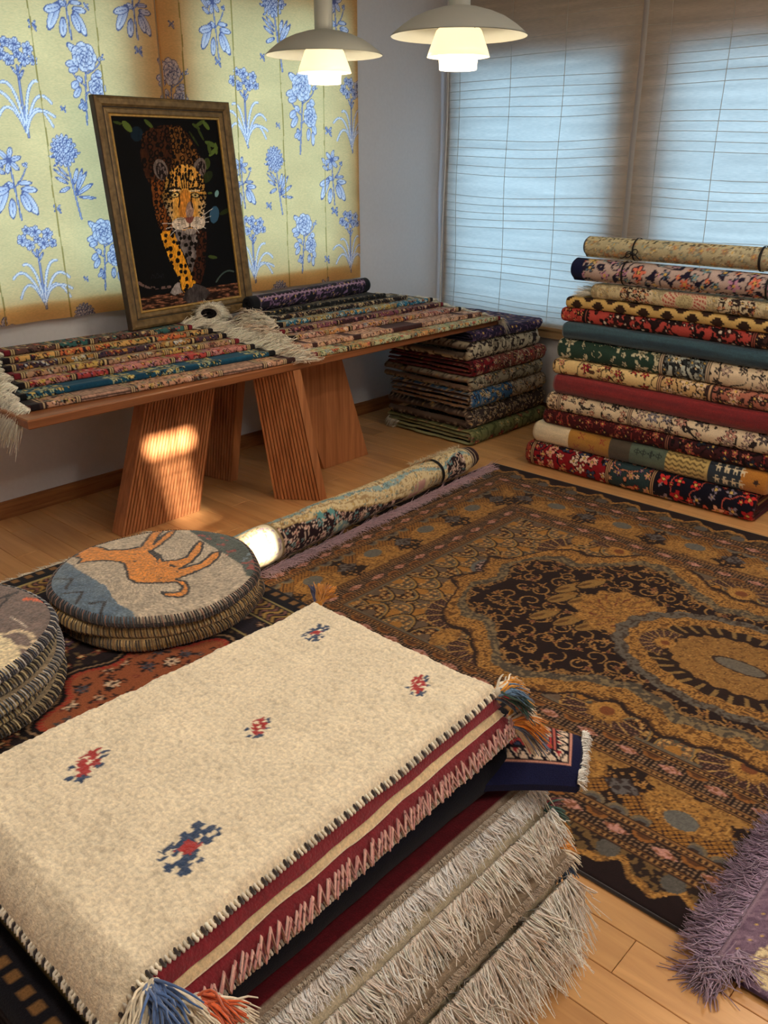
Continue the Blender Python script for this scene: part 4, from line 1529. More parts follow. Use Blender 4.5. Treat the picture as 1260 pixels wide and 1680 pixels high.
for half, SS, NN, EE in (('window half', S_R, N_R, R_END), ('left half', S_L, N_L, L_END)):
    for i, ((bg, pal, vn), lab, (xa, ya, xb, yb)) in enumerate(zip(SS, NN, EE)):
        ang = math.atan2(yb - ya, xb - xa)
        L = math.hypot(xb - xa, yb - ya)
        sd = 300 + i * 7 + (50 if half[0] == 'w' else 0)
        f1 = p_floral(bg, pal, vn, 0.032, 0.0115, sd, vsize=0.035, vw=0.1)
        f2 = p_floral(tuple(0.75 * np.asarray(pal[0]) + 0.25 * np.asarray(bg)), pal[1:] + [bg], vn, 0.03, 0.010, sd + 3)
        dark = (26, 20, 24) if i % 3 else (110, 30, 40)
        if i == 0 and half[0] == 'l':
            st = lambda u, v: np.where((np.mod(v, 0.011) < 0.003)[:, None], np.array([[60, 44, 44]]), base(u, (176, 140, 120)) * (0.8 + 0.4 * hsh(np.floor(u / 0.006), np.floor(v / 0.01), 3))[:, None])
            pat = p_sections([(0.04, lambda u, v: base(u, (30, 22, 26))), (0.16, f1), (0.36, st), (0.72, f1), (0.92, st), (L - 0.05, f1), (9, lambda u, v: base(u, (60, 36, 34)))], ((60, 44, 44), (206, 180, 140)))
        elif i == 1 and half[0] == 'l':
            so = p_solid((26, 80, 106), (20, 62, 88), 9)
            pat = p_sections([(0.02, lambda u, v: base(u, (18, 18, 22))), (0.17, f1), (0.32, so), (0.42, f1), (0.46, so), (0.62, f1), (0.68, so), (0.78, f1), (0.93, so), (L - 0.03, f1), (9, lambda u, v: base(u, (18, 18, 22)))])
        elif i == 1:
            br = p_solid((74, 44, 42), (60, 36, 36), 5)
            def pat(u, v, f1=f1, br=br):
                c = f1(u, v)
                for (a, b_) in ((0.06, 0.09), (0.30, 0.35), (0.55, 0.75), (1.08, 1.12)):
                    m = (u > a) & (u < b_) & (v > -0.01)
                    d = br(u, v)
                    c[m] = d[m]
                return c
        elif half[0] == 'w' and i >= 5:
            inner = p_floral((30, 32, 34), [(60, 62, 62), (80, 78, 74)], (56, 58, 58), 0.03, 0.008, sd, line=(24, 24, 26))
            def pat(u, v, f1=f1, inner=inner):
                c = f1(u, v)
                m = v > 0.022
                d = inner(u, v)
                c[m] = d[m]
                k = np.hypot((u - 0.45) / 0.16, (v - 0.06) / 0.05) < 1
                e = p_floral((120, 116, 98), [(60, 60, 58), (150, 144, 120)], (50, 50, 50), 0.018, 0.006, 5)(u, v)
                c[k & m] = e[k & m]
                return c
        else:
            pat = p_sections([(0.03, lambda u, v, d=dark: base(u, d)), (0.2, f1), (0.34, f2), (0.6, f1), (0.76, f2), (L - 0.03, f1), (9, lambda u, v, d=dark: base(u, d))], ((40, 28, 30), (206, 180, 130)))
        fx, fy, fz = xa, ya, TABLE_Z + 0.0006 + i * (TT + 0.0004)
        D = 3.33 - max(ya, yb) - 0.01 * i
        o = folded_rug('small_rug', lab, L, max(0.06, D), TT, pat, (fx, fy, fz), ang, 1, M_SILK, edge=dark, group='small rugs on the ' + half + ' of the table', seed=sd, pitch=0.0042, top=True, squash=1.0, lip=0.0075)
        w = min(D, 0.14) if i < 5 else 0.08
        if half[0] == 'l':
            nfr = 420 if i < 3 else 240
            fringe('fringe', o, (-0.002, 0.004, TT / 2), (-0.002, w, TT * 0.8), (-1, -0.25 + 0.05 * i, 0.12), 0.088, 1.0 if i < 4 else 0.35, CREAMY, nfr, r=0.0016, spread=0.22, clump=0.5,
                   floor=None if i < 4 else -i * TT)
            fringe('fringe', o, (L + 0.002, 0.004, TT / 2), (L + 0.002, w + 0.02, TT * 0.9), (1, -0.05, 0.30), 0.12, 0.42, CREAMY, 250, r=0.0019, spread=0.22, clump=0.8, wave=0.25, floor=-i * TT * 0.55)
        else:
            fringe('fringe', o, (-0.002, 0.004, TT / 2), (-0.002, w + 0.02, TT * 0.9), (-1, -0.1, 0.34), 0.12, 0.42, (240, 228, 206) if i % 3 else (226, 200, 174), 260 if i < 6 else 100, r=0.0019, spread=0.22, clump=0.9, wave=0.25, floor=-i * TT * 0.55)
            fringe('fringe', o, (L + 0.002, 0.004, TT / 2), (L + 0.002, w, TT * 0.8), (1, -0.3, 0.1), 0.055, 1.3 if i == 0 else 0.5, CREAMY, 260 if i < 5 else 60, r=0.0011, clump=0.4, floor=None if i == 0 else -i * TT)

PURPLE = p_floral((30, 26, 40), [(120, 92, 128), (84, 62, 96), (60, 48, 76)], (132, 104, 140), 0.045, 0.014, 401, line=(22, 18, 30), vsize=0.05, vw=0.12)


def PURPLE_B(u, v):
    c = PURPLE(u, v)
    z = np.abs(np.mod(v, 0.12) - 0.03 - 0.006 * np.abs(np.sin(u * 110)))
    put(c, z < 0.004, (170, 140, 166))
    put(c, (u < 0.05) | (u > 0.82), (18, 20, 26))
    put(c, np.abs(u - 0.056) < 0.004, (90, 80, 96))
    return c


zr = TABLE_Z + 7 * (TT + 0.0004) + 0.001
rp, _ = rolled_rug('rolled_rug', 'rolled black and purple rug lying at the back of the table', (2.54, 3.185, zr + 0.038), (3.40, 3.255, zr + 0.038), 0.038, 0.038, PURPLE_B, M_SILK, edge=(28, 30, 36))
# rolled little rug beside the picture, its fringe wrapped round the mouth
rw, inf = rolled_rug('rolled_rug', 'small rolled rug with cream fringe round its open mouth beside the picture', (2.27, 3.11, TABLE_Z + 7 * TT + 0.045), (2.40, 3.22, TABLE_Z + 7 * TT + 0.045), 0.040, 0.036, p_floral((40, 34, 36), [(150, 130, 110)], None, 0.03, 0.01, 410), M_SILK, edge=(30, 26, 28), flat=0.62, turns=2)
fb = MB()
n = 760
aa = RNG.uniform(0, 2 * pi, n)
P0 = np.array([inf['point'](0.0, a, 1.0) - inf['T'] * 0.004 for a in aa])
out = np.array([inf['point'](0.0, a, 2.0) - inf['point'](0.0, a, 1.0) for a in aa])
out /= np.linalg.norm(out, axis=1)[:, None]
V, F, C = strands(P0, out * 0.42 + inf['T'] * 0.95 + RNG.normal(0, 0.05, (n, 3)), 0.075 * RNG.uniform(0.85, 1.1, n), 0.22, vary(CREAMY, n), 0.0014)
fb.add(V, F, C)
P1 = P0 + out * RNG.uniform(0, 0.01, n)[:, None]
V, F, C = strands(P1, -inf['T'] * 0.5 + out * 0.9 + RNG.normal(0, 0.08, (n, 3)), 0.014, 0.3, vary(CREAMY, n), 0.0013)
fb.add(V, F, C)
o = fb.obj('fringe', M_YARN, rw)
o['kind'] = 'stuff'


# ================================================================== framed jaguar picture
def jaguar(px, py):
    """woven picture, in its own 1040 x 1680 drawing frame"""
    c = base(px, (9, 9, 11))
    rng = np.random.default_rng(5)
    put(c, (ell(px, py, 250, 290, 40, 50) < 1), (18, 34, 48))
    for (x, y, rx, ry, a, k) in ((190, 240, 45, 20, 0.9, 1.0), (130, 215, 30, 9, 0.3, 0.7), (330, 225, 40, 12, 0.8, 0.8), (690, 230, 40, 12, -0.5, 0.8), (735, 245, 36, 14, 0.9, 1.0), (765, 370, 50, 16, 0.4, 0.9),
                                 (780, 420, 45, 14, -0.7, 1.0), (750, 400, 40, 12, 1.4, 0.8), (660, 250, 34, 10, 0.6, 0.7), (800, 400, 40, 12, 1.5, 1.0), (725, 500, 26, 40, 0.2, 0.6), (725, 590, 50, 30, -0.8, 0.4), (600, 370, 36, 10, 0.7, 0.6),
                                 (790, 705, 14, 22, 0.3, 1.1), (850, 830, 50, 16, -0.4, 0.45), (740, 700, 16, 8, 0, 0.8), (740, 1150, 34, 12, 0.2, 0.7), (690, 300, 50, 8, 1.1, 0.6), (640, 330, 60, 7, 1.0, 0.5), (560, 395, 30, 8, 0.2, 0.6)):
        m = ell(px, py, x, y, rx, ry, a) < 1
        c[m] = np.array([92, 112, 50]) * k
    put(c, (ell(px, py, 765, 850, 34, 60, 0.2) < 1), (52, 88, 116))
    put(c, (ell(px, py, 790, 705, 14, 24, 0.3) < 1), (120, 160, 160))
    put(c, np.abs(segd(px, py, arc([(760, 1330), (820, 1230), (890, 1260)])) - 0) < 5, (70, 84, 78))
    g = py > 1420 - (px - 250) * 0.12
    n = fbm(px / 30, py / 9, 3, 4)
    soil = np.array([[36, 22, 16]]) + np.clip(n - 0.42, 0, 1)[:, None] * np.array([[380, 250, 180]])
    c[g] = soil[g]
    put(c, (segd(px, py, arc([(245, 1310), (300, 1370), (440, 1350)])) < 9) & (fbm(px / 18, py / 18, 9) > 0.45), (110, 88, 84))

    def fur(poly, c1, c2, seed, spot, ink=(16, 10, 8), ring=True, s=46, dens=0.95, k=0.42):
        w = (fbm(px / 9, py / 34, seed + 1) - 0.5) * 14
        m = inpoly(px + w, py + w * 0.5, poly)
        t = fbm(px / 26, py / 60, seed, 4)[:, None]
        cc = np.asarray(c1, float) * (1 - t) + np.asarray(c2, float) * t
        c[m] = cc[m]
        if spot:
            dx, dy, r1, r2 = cells(px, py, s, seed + 5, 0.55)
            r = np.hypot(dx * 1.15, dy * 0.9) * (0.85 + 0.5 * vnoise(px / 8, py / 8, seed))
            q = s * k * (0.8 + 0.4 * r2)
            mm = m & (r < q) & (r1 < dens)
            if ring:
                mm &= ~((r < q * 0.5) & (r2 > 0.35))
            c[mm] = np.asarray(ink, float)
        return m
    fur([(285, 300), (330, 255), (430, 235), (540, 240), (600, 300), (680, 450), (700, 600), (600, 660), (420, 640), (400, 760), (350, 680), (295, 560), (270, 430)], (34, 17, 11), (86, 46, 22), 11, True, s=44, k=0.50)
    fur([(470, 250), (545, 245), (600, 320), (680, 450), (700, 560), (560, 600), (470, 560), (480, 400)], (70, 42, 20), (140, 92, 42), 13, True, s=36, k=0.56)
    fur([(330, 600), (420, 600), (440, 760), (490, 900), (530, 1000), (440, 1000), (375, 920), (345, 760)], (84, 42, 18), (150, 86, 30), 15, True, s=38, k=0.5)
    fur([(520, 950), (600, 945), (700, 965), (690, 1200), (650, 1345), (600, 1320), (570, 1190)], (44, 22, 14), (84, 42, 22), 17, True, s=44, k=0.46)
    fur([(460, 930), (600, 940), (640, 1000), (620, 1150), (590, 1260), (545, 1130), (490, 1010)], (60, 52, 54), (160, 148, 144), 19, True, s=38, ring=False)
    fur([(385, 955), (470, 950), (520, 1090), (560, 1200), (600, 1300), (640, 1370), (600, 1405), (530, 1392), (500, 1290), (450, 1180), (412, 1060)], (206, 134, 26), (232, 164, 48), 21, True, s=44, ring=False, k=0.36)
    fur([(520, 1440), (545, 1390), (610, 1335), (680, 1365), (715, 1410), (670, 1462), (560, 1478)], (30, 24, 24), (92, 84, 84), 23, False)
    fur([(445, 1395), (470, 1340), (500, 1320), (520, 1395), (470, 1415)], (120, 112, 112), (190, 182, 180), 25, False)
    # ears, head
    for (x, y, a) in ((400, 530, -0.25), (672, 530, 0.25)):
        put(c, ell(px, py, x, y, 46, 72, a) < 1, (112, 98, 92))
        put(c, ell(px, py, x + 4, y + 10, 34, 60, a) < 1, (30, 22, 24))
        m = (ell(px, py, x + 4, y + 10, 30, 56, a) < 1) & (fbm(px / 6, py / 26, 31) > 0.6)
        put(c, m, (120, 104, 100))
    w = (fbm(px / 8, py / 8, 33) - 0.5) * 0.12
    hd = ell(px, py, 560, 705, 152, 205) + w < 1
    hd |= ell(px, py, 580, 860, 118, 95) + w < 1
    t = fbm(px / 20, py / 40, 35, 4)[:, None]
    cc = np.array([[196, 132, 44]]) * (1 - t) + np.array([[226, 176, 92]]) * t
    edge_w = np.clip((np.abs(px - 562) - 70) / 70, 0, 1)[:, None] * np.clip((py - 700) / 120, 0, 1)[:, None]
    cc = cc * (1 - edge_w) + np.array([[206, 192, 176]]) * edge_w
    c[hd] = cc[hd]
    wx, wy = px + 9 * (vnoise(px / 11, py / 11, 51) - 0.5), py + 14 * (vnoise(px / 11, py / 15, 52) - 0.5)
    dx, dy, r1, r2 = cells(wx, wy, 29, 37, 0.75)
    up_ = hd & (py < 690) & ~(ell(px, py, 560, 720, 40, 120) < 1)
    put(c, up_ & (np.hypot(dx * 1.3, dy * 0.8) < 9.5 + 4 * r2), (18, 12, 10))
    dx, dy, r1, r2 = cells(wx, wy, 24, 39, 0.75)
    side_ = hd & (np.abs(px - 562) > 88) & (py < 860)
    put(c, side_ & (np.hypot(dx, dy) < 7 + 4 * r2), (18, 12, 10))
    put(c, ell(px, py, 562, 790, 52, 120) < 1, (198, 128, 48))
    m = ell(px, py, 590, 815, 28, 62, 0.1) < 1
    c[m] = (np.array([[150, 122, 112]]) + 24 * (fbm(px / 6, py / 10, 41) - 0.5)[:, None] * 2)[m]
    for (x, y, rx, ry) in ((530, 905, 66, 44), (640, 905, 56, 44)):
        put(c, ell(px, py, x, y, rx, ry) < 1, (206, 190, 172))
    for k in range(5):
        for sg, x0 in ((-1, 550), (1, 622)):
            put(c, segd(px, py, [(x0, 868 + k * 9), (x0 + sg * 50, 862 + k * 14)]) < 1.7, (60, 44, 40))
    put(c, inpoly(px, py, [(548, 862), (620, 858), (606, 892), (586, 910), (566, 894)]), (122, 70, 58))
    put(c, segd(px, py, [(586, 908), (586, 930), (540, 942)]) < 3, (30, 20, 20))
    put(c, segd(px, py, [(586, 930), (632, 940)]) < 3, (30, 20, 20))
    put(c, ell(px, py, 590, 962, 42, 22) < 1, (150, 138, 132))
    for (x, y, sg) in ((492, 705, -1), (632, 712, 1)):
        put(c, ell(px, py, x, y, 34, 20, 0.2 * sg) < 1, (20, 14, 12))
        put(c, ell(px, py, x, y, 25, 13, 0.2 * sg) < 1, (206, 176, 110))
        put(c, np.hypot(px - x, py - y) < 8, (16, 12, 10))
        put(c, segd(px, py, [(x - 28 * sg, y + 8), (x - 30 * sg, y + 40), (x - 22 * sg, y + 84)]) < 5, (30, 20, 14))
        put(c, segd(px, py, [(x + 30 * sg, y - 2), (x + 62 * sg, y + 20)]) < 4, (30, 20, 14))
        put(c, segd(px, py, [(x - 40, y - 44), (x, y - 52), (x + 40, y - 40)]) < 7, (28, 18, 12))
        put(c, segd(px, py, [(x - 36, y - 30), (x + 30, y - 32)]) < 5, (214, 190, 150))
    for k in range(4):
        put(c, hd & (segd(px, py, [(530 + 22 * k, 560), (545 + 14 * k, 660)]) < 4), (22, 14, 12))
    for (x0, y0, x1, y1) in ((640, 890, 755, 808), (645, 905, 740, 860), (640, 915, 720, 900), (530, 915, 400, 900), (530, 925, 425, 935), (520, 930, 450, 985), (640, 925, 700, 945), (610, 930, 650, 975)):
        put(c, segd(px, py, arc([(x0, y0), ((x0 + x1) / 2, (y0 + y1) / 2 - 12), (x1, y1)])) < 1.8, (214, 206, 198))
    # strands of fur
    anim = inpoly(px, py, [(260, 230), (620, 230), (740, 480), (740, 980), (700, 1480), (430, 1480), (340, 900), (250, 500)])
    fu = 0.62 + 0.76 * fbm(px / 5, py / 19, 61, 3)
    c[anim] *= fu[anim][:, None]
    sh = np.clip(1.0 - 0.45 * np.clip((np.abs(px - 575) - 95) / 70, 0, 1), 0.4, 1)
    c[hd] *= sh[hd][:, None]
    # the weaver's scrawl
    for k in range(7):
        put(c, segd(px, py, arc([(322 + k * 11, 1285 - (k % 2) * 20), (330 + k * 11, 1225 + 26 * (k % 3)), (338 + k * 11, 1280)])) < 1.6, (30, 30, 36))
    return c


FW, FH = 0.69, 0.885
fr = root('framed_picture', 'gilt framed woven picture of a walking jaguar standing on the table', 'picture', (1.93, 3.185, TABLE_Z + 7 * (TT + 0.0004) + 0.003))
ex = np.array([0.69, 0.055, 0])
ex /= np.linalg.norm(ex)
ez = np.array([0.012, 0.088, 0.88])
ez -= ex * (ez @ ex)
ez /= np.linalg.norm(ez)
ey = np.cross(ez, ex)


def FRP(x, y, z):
    return x * ex + y * ey + z * ez


def frame_ring(steps, name, mat):
    """mitred moulding: steps of (inset, depth towards the viewer)"""
    b = MB()
    st = np.asarray(steps, float)
    P = np.zeros((len(st), 5, 3))
    for i, (ins, dep) in enumerate(st):
        for j, (x, z) in enumerate(((ins, ins), (FW - ins, ins), (FW - ins, FH - ins), (ins, FH - ins), (ins, ins))):
            P[i, j] = FRP(x, -dep, z)
    b.grid(P, (120, 90, 50), flip=True)
    return b.obj(name, mat, fr, smooth=False)


frame_ring([(0.0, -0.018), (0.0, 0.006), (0.003, 0.010)], 'outer_edge', M_FRAME_DARK)
frame_ring([(0.003, 0.010), (0.012, 0.014), (0.030, 0.012), (0.036, 0.006), (0.038, 0.004)], 'moulding', M_FRAME)
frame_ring([(0.038, 0.004), (0.042, 0.003)], 'black_line', M_FRAME_LINE)
frame_ring([(0.042, 0.003), (0.048, 0.005), (0.060, 0.003), (0.063, 0.0)], 'inner_moulding', M_FRAME)
frame_ring([(0.063, 0.0), (0.066, 0.003), (0.071, 0.002), (0.073, -0.006)], 'gilt_slip', M_GOLD)
b = MB()
b.grid(np.array([[FRP(0, 0.017, 0), FRP(FW, 0.017, 0)], [FRP(0, 0.017, FH), FRP(FW, 0.017, FH)]]), (60, 50, 40), flip=False)
b.obj('backing', M_FRAME_DARK, fr, smooth=False)
gx, gz = np.meshgrid(np.linspace(0.072, FW - 0.072, 250), np.linspace(0.072, FH - 0.072, 350), indexing='ij')
uu = (gx - 0.072) / (FW - 0.144)
vv = 1 - (gz - 0.072) / (FH - 0.144)
cx_ = (1 - vv) * ((1 - uu) * 85 + uu * 818) + vv * ((1 - uu) * 262 + uu * 925)
cy_ = (1 - vv) * ((1 - uu) * 170 + uu * 212) + vv * ((1 - uu) * 1515 + uu * 1438)
sheet('woven_picture', M_PRINT, FRP(0, 0, 0) + gx[..., None] * ex + 0.004 * ey + gz[..., None] * ez, jaguar(cx_.ravel(), cy_.ravel()), fr, flip=False)


# ================================================================== the large carpet
CX0, CX1, CY1, CYC = 1.312, 3.332, 2.335, 0.71          # near edge, far edge, end edge, centre of the medallion
GOLD, GOLD2, BROWN, DARK, GREY, OLIVE, ROSE, TAN = (186, 134, 64), (146, 103, 50), (110, 76, 44), (40, 22, 20), (112, 106, 92), (128, 110, 66), (196, 150, 122), (150, 112, 66)


def guard(c, e, s, a, b):
    """narrow beaded stripe between distances a and b from the edge"""
    m = (e >= a) & (e < b)
    put(c, m, (116, 78, 44))
    w = b - a
    mid = (a + b) / 2
    q = (np.abs(e - mid) < w * 0.22)
    put(c, m & q, (52, 32, 22))
    put(c, m & (np.hypot((np.mod(s, 0.014) - 0.007), e - mid) < 0.0042), (176, 132, 76))
    for ed in (a + w * 0.12, b - w * 0.12):
        put(c, m & (np.abs(e - ed) < 0.0016), (150, 106, 60))
    for ed in (a, b):
        put(c, np.abs(e - ed) < 0.0022, (58, 36, 24))


def small_band(c, e, s, a, b, seed):
    m = (e >= a) & (e < b)
    put(c, m, (44, 28, 22))
    mid = (a + b) / 2
    x = np.mod(s, 0.115) - 0.0575
    k = np.abs(x) / 0.034 + np.abs(e - mid) / 0.016 < 1
    put(c, m & (np.hypot(np.mod(s, 0.012) - 0.006, np.mod(e - a, 0.011) - 0.0055) < 0.0034), (150, 118, 84))
    put(c, m & k, (150, 96, 66))
    put(c, m & k & (vnoise(s * 160, e * 200, seed) > 0.5), (206, 150, 130))
    y = np.mod(s + 0.0575, 0.115) - 0.0575
    k2 = (np.hypot(y / 1.4, (e - b)) < 0.02)
    put(c, m & k2, (150, 96, 44))
    put(c, m & k2 & (np.hypot(y / 1.4, (e - b)) < 0.012), (96, 60, 34))


def arches(c, e, s, e0, row_h, wd, off, seed):
    """a row of pointed niches on base line e0"""
    x = np.mod(s + off, wd) - wd / 2
    idx = np.floor((s + off) / wd)
    h = (e - e0) / row_h
    half = wd * 0.49 * np.sqrt(np.clip(1 - np.clip(h, 0, 1) ** 2.2, 0, 1))
    m = (h >= -0.15) & (h < 1) & (np.abs(x) < half)
    r = np.maximum(np.abs(x) / (wd * 0.49), 0) ** 2 + np.clip(h, 0, 1) ** 2.2
    alt = (np.mod(idx, 2) < 1)
    put(c, m, (62, 44, 32))
    put(c, m & alt, OLIVE)
    put(c, m & (r > 0.84), (44, 28, 22))
    put(c, m & (r > 0.70) & (r <= 0.84), (176, 136, 70))
    put(c, m & (r > 0.60) & (r <= 0.70), (112, 104, 84))
    inn = m & (r <= 0.60)
    put(c, inn, (38, 22, 20))
    put(c, inn & alt, (84, 80, 66))
    fx, fy, r1, r2 = cells(s, e, 0.022, seed, 0.4)
    put(c, inn & (np.hypot(fx, fy) < 0.0062), (206, 160, 92))
    put(c, inn & (np.abs(np.hypot(fx, fy) - 0.0095) < 0.0012), (160, 110, 60))
    k = np.hypot(x / 0.022, (h - 0.12) / 0.28) < 1
    put(c, m & k & ~alt, (112, 92, 72))
    put(c, m & k & alt, (176, 122, 52))


def fan(c, x, y, cx, cy, R, ang, spread, blades, lattice=True):
    """a palmette: golden heart with a fan of blades"""
    dx, dy = x - cx, y - cy
    r = np.hypot(dx, dy)
    th = np.arctan2(dy, dx) - ang
    th = np.mod(th + pi, 2 * pi) - pi
    m = (np.abs(th) < spread) & (r < R * (0.86 + 0.14 * np.abs(np.cos(th * blades))))
    put(c, m, (66, 42, 36))
    put(c, m & (np.mod(r * 60 + th * 6, 1) < 0.4) & (np.mod(r * 60 - th * 6, 1) < 0.4), (150, 110, 84))
    put(c, m & (np.abs(np.sin(th * blades)) < 0.10 + 0.012 / (r + 0.02)), (190, 150, 84))
    put(c, m & (r > R * 0.93), (170, 128, 66))
    h = r < R * (0.42 + 0.05 * np.cos(th * 10))
    put(c, h, GOLD)
    put(c, h & (r > R * 0.34), GOLD2)
    put(c, r < R * 0.16, (132, 76, 40))


def big_carpet(X, Y):
    a1, a2, b_ = X - CX0, CX1 - X, CY1 - Y
    e = np.minimum(np.minimum(a1, a2), b_)
    alongx = b_ < np.minimum(a1, a2)
    s = np.where(alongx, X - 2.322, Y - CYC)
    c = base(X, (58, 36, 28))
    dx, dy = X - 2.322, Y - CYC
    ax = np.abs(dx)
    n1 = fbm(X * 26, Y * 26, 3)
    # --- field ground: lattice flowers on brown
    flowers(c, X, Y, 0.026, 0.009, [(150, 108, 56), (120, 100, 78), (170, 126, 90)], 501, 0.95, 5, (36, 22, 18), (196, 150, 90), 0.3)
    # --- rows of niches inside the border, all round
    for k, (e0, hgt, wd, off) in enumerate(((0.66, 0.13, 0.118, 0.03), (0.60, 0.12, 0.118, 0.089), (0.545, 0.11, 0.118, 0.03), (0.49, 0.105, 0.118, 0.089))):
        arches(c, e, s, e0, hgt, wd, off, 510 + k)
    put(c, (e > 0.488) & (e < 0.50), (112, 100, 80))
    # --- palmettes between niches and medallion
    for (px, py, R, an, sp, bl) in ((0.36, 0.80, 0.13, 1.9, 1.3, 8), (-0.30, 0.80, 0.13, 2.4, 1.3, 8), (0.03, 0.86, 0.10, 1.57, 1.4, 7), (-0.43, 0.62, 0.12, 2.9, 1.3, 8), (0.49, 0.66, 0.12, 0.4, 1.3, 8),
                                    (-0.46, 0.18, 0.13, 3.1, 1.5, 9), (0.46, 0.18, 0.13, 0.0, 1.5, 9), (-0.50, 0.40, 0.10, 3.1, 1.3, 7), (0.52, 0.42, 0.10, 0.0, 1.3, 7), (-0.44, -0.2, 0.13, 3.1, 1.5, 9)):
        fan(c, dx, dy, px, py, R, an, sp, bl)
    for (px, py) in ((0.10, 0.96), (-0.14, 0.95), (-0.45, 0.75), (0.5, 0.82), (-0.52, 0.52)):
        m = np.hypot((dx - px) / 0.075, (dy - py) / 0.04) + 0.2 * n1 < 1
        put(c, m, GOLD2)
        put(c, m & (vnoise(X * 150, Y * 150, 7) > 0.55), GOLD)
    # a blue-grey shield near the end of the field
    q = np.hypot((dx - 0.045) / 0.075, (dy - 0.945) / 0.06)
    put(c, q < 1.0, (112, 112, 104))
    put(c, q < 0.78, (50, 34, 34))
    put(c, (q < 0.74) & (vnoise(X * 110, Y * 110, 9) > 0.55), (190, 156, 140))
    # --- lobed medallion
    yy = np.array([-1.0, -0.9, -0.82, -0.74, -0.66, -0.58, -0.5, -0.4, -0.3, -0.2, -0.1, 0, 0.1, 0.2, 0.3, 0.4, 0.5, 0.58, 0.66, 0.74, 0.80, 0.86, 0.90, 0.93])
    hw = np.array([0, 0.2, 0.28, 0.25, 0.33, 0.42, 0.46, 0.40, 0.34, 0.29, 0.30, 0.34, 0.30, 0.28, 0.33, 0.40, 0.45, 0.40, 0.29, 0.24, 0.27, 0.20, 0.12, 0.0])
    w = np.interp(dy, yy, hw)
    w = 0.5 * w + 0.25 * (np.interp(dy - 0.03, yy, hw) + np.interp(dy + 0.03, yy, hw)) + 0.006 * np.sin(dy * 60)
    d = w - ax
    top = 0.88 - 0.45 * np.abs(ax - 0.13) - dy
    d = np.minimum(d, np.where(dy > 0.6, top * 1.2 + 0.02, 9))
    wob = 0.010 * (n1 - 0.5) * 2 + 0.009 * np.abs(np.sin(np.arctan2(dy, dx * 2.2) * 34))
    dd = d + wob
    put(c, (dd > -0.130) & (dd < -0.116), (50, 32, 26))
    m = (dd > -0.116) & (dd < -0.044)
    put(c, m, GOLD)
    cur = np.abs(np.modf(vnoise(X * 60, Y * 60, 21) * 3)[0] - 0.5) < 0.16
    put(c, m & cur, (110, 72, 34))
    put(c, m & (np.abs(dd + 0.112) < 0.003), (96, 62, 32))
    m = (dd > -0.044) & (dd < 0)
    put(c, m, (86, 76, 62))
    put(c, m & (vnoise(X * 120, Y * 120, 22) > 0.55), (140, 120, 84))
    m = dd > 0
    put(c, m, (38, 20, 18))
    put(c, m & (dd < 0.02) & (vnoise(X * 140, Y * 140, 23) > 0.5), (150, 110, 60))
    # golden scrollwork: rings with leaves on the dark ground
    fx, fy, r1, r2 = cells(X, Y, 0.085, 531, 0.35)
    rr, tt = np.hypot(fx, fy), np.arctan2(fy, fx) * np.where(r1 > 0.5, 1, -1)
    spi = np.abs(rr - 0.012 - 0.0042 * np.mod(tt + r2 * 6.28, 2 * pi)) < 0.0028
    put(c, m & spi & (rr < 0.038), (172, 128, 70))
    flowers(c, X, Y, 0.05, 0.0125, [(184, 136, 76), (168, 118, 62), (150, 100, 64)], 541, 0.85, 5, (30, 16, 14), (120, 66, 40), 0.12, where=m & (dd > 0.015), leaf=(176, 130, 66))
    # running horses in gold above the centre
    for (hx, hy) in ((-0.12, 0.60), (-0.10, 0.52), (-0.08, 0.45), (0.02, 0.62), (0.1, 0.64), (0.18, 0.6), (0.05, 0.56)):
        q = ell(dx, dy, hx, hy, 0.058, 0.024, -0.35) + 0.25 * (n1 - 0.5)
        put(c, q < 1.15, (48, 30, 20))
        put(c, q < 1.0, (158, 120, 62))
        put(c, ell(dx, dy, hx + 0.05, hy - 0.008, 0.022, 0.011, -0.9) < 1, (150, 106, 46))
        put(c, (ell(dx, dy, hx - 0.02, hy + 0.012, 0.03, 0.007, -0.4) < 1), (110, 74, 36))
    q = np.hypot((dx - 0.06), (dy - 0.42)) + 0.012 * np.sin(np.arctan2(dy - 0.42, dx - 0.06) * 12)
    put(c, q < 0.15, GOLD2)
    put(c, (q < 0.145) & (vnoise(X * 130, Y * 130, 25) > 0.45), GOLD)
    th = np.arctan2(dy - 0.42, dx - 0.06)
    put(c, (q < 0.115) & (q > 0.03) & (np.abs(np.sin(th * 9 + q * 40)) < 0.22), (120, 60, 38))
    # inner oval medallion
    q = np.hypot(dx / 0.245, dy / 0.345) + 0.02 * np.sin(np.arctan2(dy / 0.345, dx / 0.245) * 22)
    put(c, q < 1.13, (110, 102, 88))
    put(c, (q < 1.13) & (vnoise(X * 130, Y * 130, 27) > 0.6), (76, 62, 50))
    put(c, q < 1.0, GOLD)
    put(c, (q < 1.0) & cur, (110, 72, 34))
    put(c, q < 0.82, (46, 28, 22))
    put(c, (q < 0.82) & (q > 0.66) & (np.abs(np.sin(np.arctan2(dy / 0.345, dx / 0.245) * 18)) < 0.45), (150, 118, 66))
    put(c, q < 0.60, GOLD2)
    put(c, (q < 0.60) & (vnoise(X * 120, Y * 120, 29) > 0.45), (162, 118, 60))
    fan(c, dx, dy, -0.02, 0.225, 0.085, 1.57, 1.9, 9)
    fan(c, dx, dy, -0.02, -0.225, 0.085, -1.57, 1.9, 9)
    put(c, np.hypot(dx / 0.03, dy / 0.075) < 1.15, (60, 40, 28))
    put(c, np.hypot(dx / 0.03, dy / 0.075) < 1.0, (118, 110, 94))
    # --- borders, from the edge inwards
    mb = e < 0.488
    put(c, mb, (46, 28, 22))
